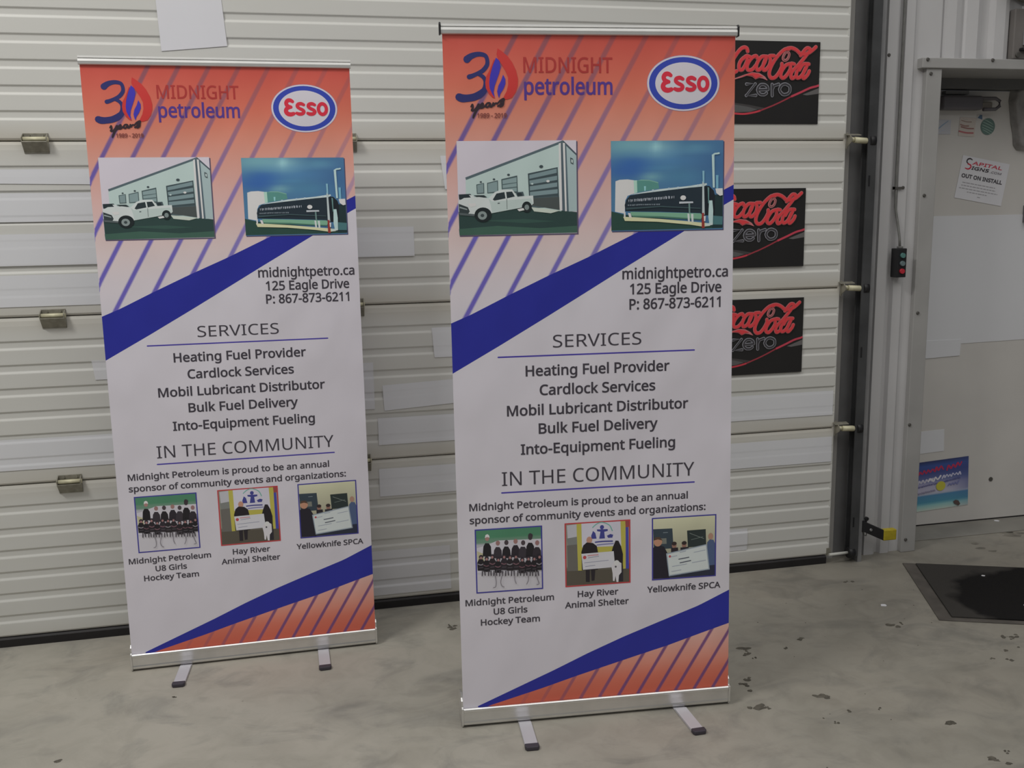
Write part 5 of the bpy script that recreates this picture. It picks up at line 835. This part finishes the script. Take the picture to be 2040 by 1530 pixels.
PANEL = []
def banner(x, y, rz, lean, feet, black_caps, label):
    t = empty('roll_up_banner', (x, y, 0), rz)
    W2 = 0.8577 / 2
    # cassette: aluminium extrusion lying on the floor
    prof = [(0.006, 0.004), (0.088, 0.004), (0.096, 0.016), (0.096, 0.060), (0.086, 0.076), (0.050, 0.082), (0.016, 0.072), (0.0125, 0.0635), (0.0115, 0.058), (0.0048, 0.058), (0.0048, 0.0635), (-0.001, 0.0635),
            (-0.004, 0.060), (-0.004, 0.053), (-0.0015, 0.051), (-0.0005, 0.040), (-0.001, 0.022), (-0.002, 0.018), (0.0, 0.010)]
    base = MB().prism_x(prof, -W2 + 0.006, W2 - 0.006).build('base_cassette', M_alu, t, 0.0008)
    for s in (-1, 1):
        a, b = sorted((s * W2, s * (W2 - 0.006)))
        MB().prism_x([(0.004, 0.002), (0.092, 0.002), (0.099, 0.014), (0.099, 0.062), (0.088, 0.084), (0.050, 0.094), (0.018, 0.092), (0.008, 0.084), (0.006, 0.066), (-0.005, 0.064), (-0.0055, 0.050), (-0.003, 0.012)], a, b).build('end_cap', M_alu, base, 0.001)
    for fx, ang in feet:
        f = empty('foot', (fx, 0.004, 0), ang, t)
        MB().box(-0.0195, 0.0195, -0.148, 0.08, 0.0, 0.0038).box(-0.0195, 0.0195, -0.148, -0.012, 0.0038, 0.0085).build('foot_bar', M_foot, f, 0.0015)
        MB().prism_z([(-0.0215, -0.142), (-0.0215, -0.158), (-0.017, -0.166), (0.017, -0.166), (0.0215, -0.158), (0.0215, -0.142)], 0.0, 0.013).build('foot_tip', M_tip, f, 0.003)
    # leaning part: pole behind, printed sheet, top rail
    if PANEL:
        src = PANEL[0]; sheet = src.copy(); COL.objects.link(sheet)
        for ch in src.children:
            c = ch.copy(); COL.objects.link(c); c.parent = sheet
    else:
        sheet = make_panel(None); PANEL.append(sheet)
    sheet.parent = t; sheet.location = (0, 0.0065, HB); sheet.rotation_euler = (-lean, 0, 0)
    pole = MB().tube([(0, 0.030, -0.01), (0, 0.016, VH + 0.01)], 0.0075, 12).build('support_pole', M_rail, t)
    pole.location = (0, 0.0065, HB); pole.rotation_euler = (-lean, 0, 0)
    rail = MB().prism_x([(0.008, -0.002), (0.009, 0.018), (0.006, 0.0245), (-0.003, 0.0255), (-0.0055, 0.0235), (-0.0062, 0.0185), (-0.0035, 0.0175), (-0.0035, 0.0162), (-0.0068, 0.0152), (-0.0085, 0.008), (-0.0075, -0.001), (-0.004, -0.003)], -W2 + 0.001, W2 - 0.001).build('top_rail', M_rail, t)
    rail.location = (0, 0.0065, HB + 0.0); rail.rotation_euler = (-lean, 0, 0)
    for v in rail.data.vertices: v.co.z += VH
    if black_caps:
        for s in (-1, 1):
            a, b = sorted((s * (W2 - 0.001), s * (W2 + 0.004)))
            MB().prism_x([(0.010, VH - 0.004), (0.011, VH + 0.021), (0.004, VH + 0.029), (-0.006, VH + 0.029), (-0.011, VH + 0.022), (-0.010, VH - 0.004)], a, b).build('rail_cap', M_blk, rail, 0.0015)
    return tag(t, label, 'banner')
banner(-2.45595, -0.33018, 0.0037, 0.0186, ((-0.245, -0.06), (0.232, 0.02)), False, 'roll-up banner farther back, close to the ribbed door, with a plain silver top rail')
banner(-1.39079, -1.01737, -0.0761, 0.0284, ((-0.235, 0.0), (0.262, 0.09)), True, 'nearer roll-up banner with black end caps on its top rail, in front of posters')

# ------------------------------------------------------------------ things by the man door
o = empty('control_station', (0.2715, 0, 1.262))
MB().box(0.0, 0.046, 0.002, 0.048, 0.0, 0.124).build('box_body', M_blk, o, 0.003)
for z, mt, nm in ((0.094, M_grn, 'open_button'), (0.060, M_gry, 'close_button'), (0.027, M_red, 'stop_button')):
    MB().tube([(0.024, 0.003, z), (0.024, -0.007, z)], [0.0115, 0.0105], 16).build(nm, mt, o)
MB().box(0.016, 0.034, 0.012, 0.034, 0.124, 0.133).build('cable_gland', M_cable, o, 0.002)
tag(o, 'black door control box with green and red push buttons on the ribbed jamb', 'control box')
o = MB().tube([(0.296, 0.024, 1.394), (0.294, 0.026, 1.43), (0.288, 0.038, 1.50), (0.280, 0.046, 1.56), (0.278, 0.048, 1.70), (0.278, 0.048, 2.4), (0.278, 0.048, 3.3)], 0.0055, 10).build('conduit', M_cable)
tag(o, 'thin grey cable running up the jamb groove from the control box', 'cable')
o = MB().box(0.262, 0.306, 0.040, 0.044, 1.636, 1.646).box(0.262, 0.270, 0.040, 0.048, 1.634, 1.648).build('cable_clip', M_screw)
tag(o, 'small metal clip holding the grey cable above the control box', 'clip')

# safety sensor low on the track
o = empty('safety_sensor', (0.15, -0.022, 0.0))
m = MB()
m.prism_x([(0.0, 0.0)] * 0 or [(-0.004, 0.138), (0.0, 0.138), (0.0, 0.192), (-0.004, 0.192)], -0.004, 0.02)
def slab(p, q, h, th):
    (x0, y0, z0), (x1, y1, z1) = p, q
    d = Vector((x1 - x0, y1 - y0, 0)).normalized(); n_ = Vector((-d.y, d.x, 0)) * th
    return [(x0, y0, z0 - h), (x1, y1, z1 - h), (x1, y1, z1 + h), (x0, y0, z0 + h)] , n_
a, n_ = slab((0.0, -0.004, 0.165), (0.087, -0.032, 0.124), 0.024, 0.012)
m.add([Vector(q) for q in a] + [Vector(q) + n_ for q in a], [(0, 1, 2, 3), (7, 6, 5, 4), (0, 4, 5, 1), (1, 5, 6, 2), (2, 6, 7, 3), (3, 7, 4, 0)])
m.build('sensor_arm', M_blk, o, 0.002)
MB().box(0.086, 0.150, -0.034, -0.004, 0.099, 0.148).build('sensor_head', M_yel, o, 0.004)
MB().tube([(0.032, -0.013, 0.150), (0.032, -0.0195, 0.150)], 0.006, 10).build('arm_bolt', plain('zinc_bolt', (0.5, 0.5, 0.5), 0.35, 0.6), o)
MB().tube([(0.018, 0.004, 0.198), (0.018, -0.006, 0.198)], 0.009, 8).build('fixing_knob', M_blk, o)
MB().tube([(0.006, 0.012, 0.145), (0.018, 0.014, 0.118), (0.03, 0.016, 0.112), (0.036, 0.02, 0.125)], 0.0025, 6).build('sensor_wire', M_cable, o)
tag(o, 'black bracket with a yellow sensor head low beside the door track', 'sensor')

# notices and stickers on the man door (leaf front at y = 0.33)
LY = 0.3285
def sheet_on_leaf(name, pts, label, cat, mat):
    m = MB(); n = len(pts)
    m.add([(x, LY - 0.0004, z) for x, z in pts] + [(x, LY + 0.0012, z) for x, z in pts],
          [tuple(range(n)), tuple(range(2 * n - 1, n - 1, -1))] + [(i, (i + 1) % n, n + (i + 1) % n, n + i) for i in range(n)])
    return tag(m.build(name, mat), label, cat)
sheet_on_leaf('blank_sheet', [(0.62, 1.518), (1.34, 1.518), (1.34, 0.916), (0.62, 0.905)], 'large blank bluish white sheet across the middle of the man door', 'sheet', M_sheet)
b_ = sheet_on_leaf('blank_sheet', [(0.60, 0.93), (0.861, 0.93), (0.859, 0.851), (0.60, 0.842)], 'small white sheet hanging below the corner of the large blank sheet', 'sheet', M_sheet)
for v in b_.data.vertices: v.co.y -= 0.0016
sheet_on_leaf('blank_sheet', [(0.60, 0.482), (0.800, 0.489), (0.805, 0.380), (0.60, 0.370)], 'small square blank sheet just above the blue poster', 'sheet', M_sheet)

# install notice
o = empty('install_notice', (0.810, LY, 1.796)); o.rotation_euler = (0, 0.170, 0); o.scale = (0.86, 1.0, 0.96)
MB().box(0.0, 0.30, -0.0006, 0.0, -0.205, 0.0).build('notice_paper', M_paper, o)
i = Ink(0, 0, -0.0009)
i.ribbon([(62, -14, 5), (48, -10, 7), (34, -16, 8), (32, -28, 7), (44, -36, 6)], (52, 48, 52))
i.ribbon([(40, -36, 6), (58, -40, 7), (62, -50, 8), (48, -60, 7), (28, -58, 4)], (150, 44, 60))
i.text('APITAL', 66, 256, -36, 17, (150, 52, 66), 1.0, 0.3); i.text('IGNS', 66, 176, -60, 17, (52, 48, 52), 1.2, 0.3); i.text('.COM', 186, 258, -60, 11, (96, 92, 98), 0.6, 0.3)
i.build('heading_print', M_print, o)
i = Ink(0, 0, -0.0009)
i.text('OUT ON INSTALL', 16, 276, -104, 20, (62, 60, 64), 1.5, 0.0)
i.build('message_print', M_print, o)
i = Ink(0, 0, -0.0009)
for (a, b, z) in ((30, 240, -128), (26, 246, -142), (16, 262, -156), (70, 200, -170), (140, 158, -186)):
    x = a; r_ = random.Random(int(a + z * -7))
    while x < b:
        l_ = r_.uniform(9, 26); i.face([(x, z), (min(b, x + l_), z), (min(b, x + l_), z + 4.2), (x, z + 4.2)], [ink((122, 120, 124))] * 4); x += l_ + 4
i.build('fine_print', M_print, o)
tag(o, 'white paper notice with red and black lettering, taped high on the man door', 'notice')

# stickers
def sticker(name, x, z, rot, w, h, items, label, base=(150, 148, 142)):
    o = empty(name, (x, LY, z)); o.rotation_euler = (0, rot, 0)
    MB().box(0, w, -0.0003, 0.0, -h, 0).build('sticker_film', plain(name + '_film', rgb(base, 1.9), 0.4), o)
    i = Ink(0, 0, -0.0006); items(i); i.build('sticker_print', M_print, o)
    return tag(o, label, 'sticker')
def it1(i):
    for (a, b, z, w_, c) in ((14, 40, -8, 3, (140, 136, 132)), (8, 62, -17, 4, (120, 104, 98)), (6, 48, -36, 7, (124, 100, 94)), (10, 76, -46, 6, (116, 88, 84)), (2, 76, -66, 7, (136, 82, 84))):
        i.ribbon([(a, z + 2, w_), ((a + b) / 2, z - 3, w_), (b, z - 2, w_)], c)
sticker('lettered_sticker', 0.783, 1.968, 0.06, 0.085, 0.085, it1, 'small sticker with red and grey lines of lettering under the door closer', (158, 151, 145))
def it2(i):
    i.poly([(2, -14), (16, 0), (26, -2), (28, -22), (14, -18)], (66, 84, 104))
sticker('blue_sticker', 0.872, 1.978, 0.0, 0.03, 0.026, it2, 'tiny dark blue sticker between the lettered and the round green ones', (156, 154, 151))
o = empty('round_sticker', (0.932, LY, 1.925)); o.rotation_euler = (0, 0.15, 0)
MB().tube([(0, 0.0, 0), (0, -0.0004, 0)], 0.038, 32).build('sticker_film', plain('green_film', (0.15, 0.24, 0.215), 0.45), o)
i = Ink(0, 0, -0.0007)
for k, z in enumerate((22, 10, -2, -14, -24)):
    l_ = math.sqrt(36 ** 2 - z * z) * 0.85
    i.ribbon([(-l_, z + 6, 1.6), (0, z, 2.2), (l_, z - 8, 1.4)], (132, 150, 142))
i.build('sticker_print', M_print, o)
tag(o, 'round green sticker with pale slanting lines near the top of the man door', 'sticker')
def it3(i):
    i.ribbon([(4, -44, 5), (26, -26, 6), (56, -6, 4)], (110, 124, 140)); i.ribbon([(2, -56, 3), (40, -46, 3)], (140, 146, 156))
sticker('pale_sticker', 0.664, 1.955, 0.0, 0.072, 0.065, it3, 'pale bluish sticker at the jamb below the door closer', (154, 155, 160))

# blue poster near the floor
o = empty('blue_poster', (0.50, LY, 0.296)); o.rotation_euler = (0, -0.052, 0)
MB().box(0.0, 0.448, -0.0006, 0.0, -0.226, 0.025).build('poster_sheet', plain('poster_stock', (0.42, 0.42, 0.46), 0.45), o)
i = Ink(0, 0, -0.0009)
def pf(s_, t):
    c = seg([(0.0, (150, 160, 152)), (0.10, (112, 150, 150)), (0.16, (62, 112, 132)), (0.30, (62, 104, 134)), (0.34, (150, 148, 160)), (0.52, (130, 128, 150)), (0.62, (78, 86, 124)), (0.78, (50, 58, 104)), (0.9, (48, 66, 118)), (1.0, (40, 46, 78))], t)
    k = max(0.0, (s_ - 0.75) / 0.25)
    return tuple(x + (y - x) * k * (0.5 if t > 0.35 else 0.2) for x, y in zip(c, (52, 62, 104)))
i.grid([(0, 25), (448, 25), (448, -226), (0, -226)], pf, 10, 30)
def scrawl(i, x0, z0, x1, z1, h, w_, c, sd):
    """worn, unreadable script: a slanting up-and-down line"""
    r_ = random.Random(sd); n = max(4, int((x1 - x0) / (h * 0.55))); P = []
    for k in range(n + 1):
        t = k / n; P.append((x0 + (x1 - x0) * t + r_.uniform(-2, 2), z0 + (z1 - z0) * t + (h / 2 if k % 2 else -h / 2) * r_.uniform(.5, 1), w_ * r_.uniform(.7, 1.2)))
    i.ribbon(P, c)
scrawl(i, 120, -40, 305, -16, 20, 9, (140, 40, 66), 1); scrawl(i, 325, -22, 410, -8, 22, 9, (144, 40, 68), 2)
scrawl(i, 110, -84, 250, -70, 16, 8, (150, 148, 162), 3); scrawl(i, 225, -72, 290, -66, 20, 9, (168, 166, 176), 4); scrawl(i, 300, -64, 405, -54, 15, 7, (152, 152, 170), 5)
scrawl(i, 140, -104, 290, -90, 8, 4, (86, 86, 120), 6); scrawl(i, 300, -90, 400, -78, 8, 4, (74, 78, 116), 7)
scrawl(i, 120, -138, 262, -126, 9, 5, (112, 110, 130), 8); scrawl(i, 332, -108, 392, -100, 14, 6, (92, 96, 134), 9)
i.ell(292, -108, 26, 24, (150, 146, 56), 24)
i.build('poster_print', M_print, o)
i = Ink(0, 0, -0.0050)
i.poly([(362, -196), (376, -190), (392, -196), (402, -214), (392, -222), (378, -214), (368, -208)], (70, 58, 56)); i.build('torn_spot', M_print, o)
tag(o, 'blue and white poster with red lettering and a yellow dot, low on the man door', 'poster')
# small dark hole in the door leaf
o = MB().tube([(1.082, 0.331, 0.215), (1.082, 0.327, 0.215)], 0.011, 12).build('door_bolt_head', M_screw); o.parent = d2
o = MB().box(1.156, 1.175, 0.300, 0.330, 1.48, 1.56).build('latch_edge', M_closer, d2)

# crumpled clear cover hanging on the man door at the frame edge
m = MB()
prof = [(1.040, 2.090), (1.034, 2.040), (1.044, 1.990), (1.052, 1.940), (1.068, 1.886), (1.074, 1.840), (1.094, 1.816), (1.30, 1.812), (1.33, 1.90), (1.33, 2.075), (1.30, 2.10), (1.06, 2.105)]
m.add([(x, 0.327, z) for x, z in prof] + [(1.06 + (x - 1.06) * 0.86 + 0.012, 0.292, 1.95 + (z - 1.95) * 0.88) for x, z in prof],
      [tuple(range(len(prof), 2 * len(prof)))] + [(k, (k + 1) % len(prof), len(prof) + (k + 1) % len(prof), len(prof) + k) for k in range(len(prof))])
o = m.build('plastic_cover', M_bag, None, 0.006)
tag(o, 'grey crinkled plastic cover fixed to the man door near its top', 'cover')

# fittings above the man door
o = empty('wall_case', (0.795, 0, 2.178))
MB().box(0.0, 0.34, 0.030, 0.066, 0.0, 0.205).build('case_back', M_case, o, 0.004)
MB().box(0.030, 0.30, 0.004, 0.034, 0.032, 0.044).build('black_bar', M_blk, o, 0.003)
MB().box(0.045, 0.058, 0.020, 0.031, 0.055, 0.115).build('highlight_strip', plain('pale_highlight', (0.34, 0.34, 0.36), 0.25), o, 0.003)  # vertical highlight on the case, put in as a pale strip
MB().tube([(0.022, 0.032, 0.016), (0.022, 0.022, 0.016)], 0.010, 10).build('case_screw', M_screw, o)
tag(o, 'brownish grey case with a black bar on the wall above the man door', 'case')
o = MB().tube([(0.88, -0.02, 2.585), (0.88, 0.055, 2.585)], [0.165, 0.175], 40).tube([(0.88, -0.05, 2.585), (0.88, -0.02, 2.585)], [0.11, 0.165], 40).build('round_fixture', M_beige)
tag(o, 'dull beige round fixture at the top of the ribbed wall', 'fixture')

# ------------------------------------------------------------------ floor things
ang = math.atan2(-0.189, 0.465)
o = empty('entrance_mat', (0.310, -0.094, 0), ang)
MB().prism_z([(0.0, -0.612), (0.91, -0.612), (0.91, 0.0), (0.0, 0.0)], 0.0, 0.004).build('rubber_border', M_border, o, 0.0015)
MB().prism_z([(0.052, -0.585), (0.875, -0.585), (0.875, -0.012), (0.052, -0.012)], 0.003, 0.010).build('mat_pile', M_pile, o, 0.002)
tag(o, 'dark entrance mat with a wet patch, lying askew before the man door', 'mat')

def scrap(x, y, z, r, sd, label):
    rr = random.Random(sd); n = 9
    pr = [(x + r * rr.uniform(.7, 1.15) * math.cos(2 * math.pi * k / n), y + r * rr.uniform(.55, .9) * math.sin(2 * math.pi * k / n)) for k in range(n)]
    return tag(MB().prism_z(pr, z, z + 0.0016).build('paper_scrap', M_paper), label, 'scrap', 'white paper scraps')
scrap(-0.038, -0.480, 0.0, 0.014, 1, 'white paper scrap lying on bare concrete beside the mat')
scrap(0.532, -0.331, 0.0102, 0.008, 2, 'white scrap on the wet patch in the middle of the mat')
scrap(0.477, -0.639, 0.0102, 0.007, 3, 'white scrap on the mat near its front edge')
scrap(1.110, 0.300, 0.0042, 0.013, 4, 'white scrap against the bottom of the man door')

# dried mud: crumbs and smears nobody could count
R = random.Random(11)
def clod(m, x, y, r, h, st=1.0, a=0.0):
    n = 9; pr = []
    for k in range(n):
        q = r * R.uniform(.55, 1.2); px, py = q * math.cos(2 * math.pi * k / n) * st, q * math.sin(2 * math.pi * k / n)
        pr.append((x + px * math.cos(a) - py * math.sin(a), y + px * math.sin(a) + py * math.cos(a)))
    c = [(x + (px - x) * 0.6, y + (py - y) * 0.6) for px, py in pr]
    m.add([(px, py, 0.0002) for px, py in pr] + [(px, py, h) for px, py in c], [tuple(range(n, 2 * n))] + [(k, (k + 1) % n, n + (k + 1) % n, n + k) for k in range(n)])
m = MB()
SPOTS = [(-0.734, -0.697, .016, 2.0), (-0.755, -0.742, .015, 1), (-0.745, -0.722, .008, 1), (-0.745, -0.775, .007, 1), (-0.835, -0.906, .013, 1.4), (-0.864, -0.949, .012, 1.2), (-0.862, -0.985, .010, 1), (-0.878, -1.089, .020, 1.6), (-0.905, -1.082, .012, 1), (-0.855, -1.095, .010, 1),
         (-0.656, -1.067, .020, 1.7), (-0.640, -1.085, .010, 1), (-0.505, -0.671, .014, 1.5), (-0.125, -0.648, .013, 1.8), (-0.097, -0.664, .014, 1.2), (-0.075, -0.645, .008, 1), (0.222, -0.842, .016, 1), (0.262, -0.846, .010, 1.3), (0.240, -0.862, .010, 1), (0.099, -1.009, .012, 1.2), (0.055, -0.985, .008, 1), (0.14, -0.94, .008, 1.5),
         (-0.365, -1.318, .014, 1.4), (-0.70, -1.235, .010, 1), (-0.036, -0.217, .013, 1), (-0.371, -1.528, .016, 1.5), (-0.31, -1.49, .01, 1), (-1.728, -0.252, .016, 1.5), (-1.745, -0.235, .009, 1), (-2.714, -0.56, .006, 2), (-3.00, -0.876, .009, 2.2), (-0.60, -0.73, .008, 1.4), (-0.52, -1.19, .006, 1), (-0.62, -1.18, .007, 1.2), (0.13, -1.06, .009, 1), (0.20, -0.93, .008, 1)]
for x, y, r, s_ in SPOTS:
    for q in range(3):
        clod(m, x + R.gauss(0, r * .6), y + R.gauss(0, r * .6), r * R.uniform(.35, .75), R.uniform(.0012, .004), s_, R.uniform(-.6, .6))
for _ in range(28):
    clod(m, R.uniform(-0.95, 0.3), R.uniform(-1.7, -0.3), R.uniform(.0015, .004), .0012)
o = m.build('mud_crumbs', M_crumb); o['kind'] = 'stuff'; o['label'] = 'scattered dried mud crumbs on the concrete floor'; o['category'] = 'mud'
m = MB()
for x, y, r, st, a in ((1.03, 0.165, .030, 3.2, -.45), (1.075, 0.128, .026, 3.0, -.45), (1.03, 0.095, .022, 2.6, -.4), (0.99, 0.19, .016, 4, .1), (0.776, -0.012, .014, 2.2, .1), (0.79, 0.05, .02, 1.2, .3), (1.10, 0.03, .03, 1.6, -.5), (0.80, -0.06, .012, 2.4, 0)):
    clod(m, x, y, r, .0008, st, a)
o = m.build('mud_smears', M_smear); o['kind'] = 'stuff'; o['label'] = 'dark dirt smears on the concrete in front of the man door'; o['category'] = 'dirt'
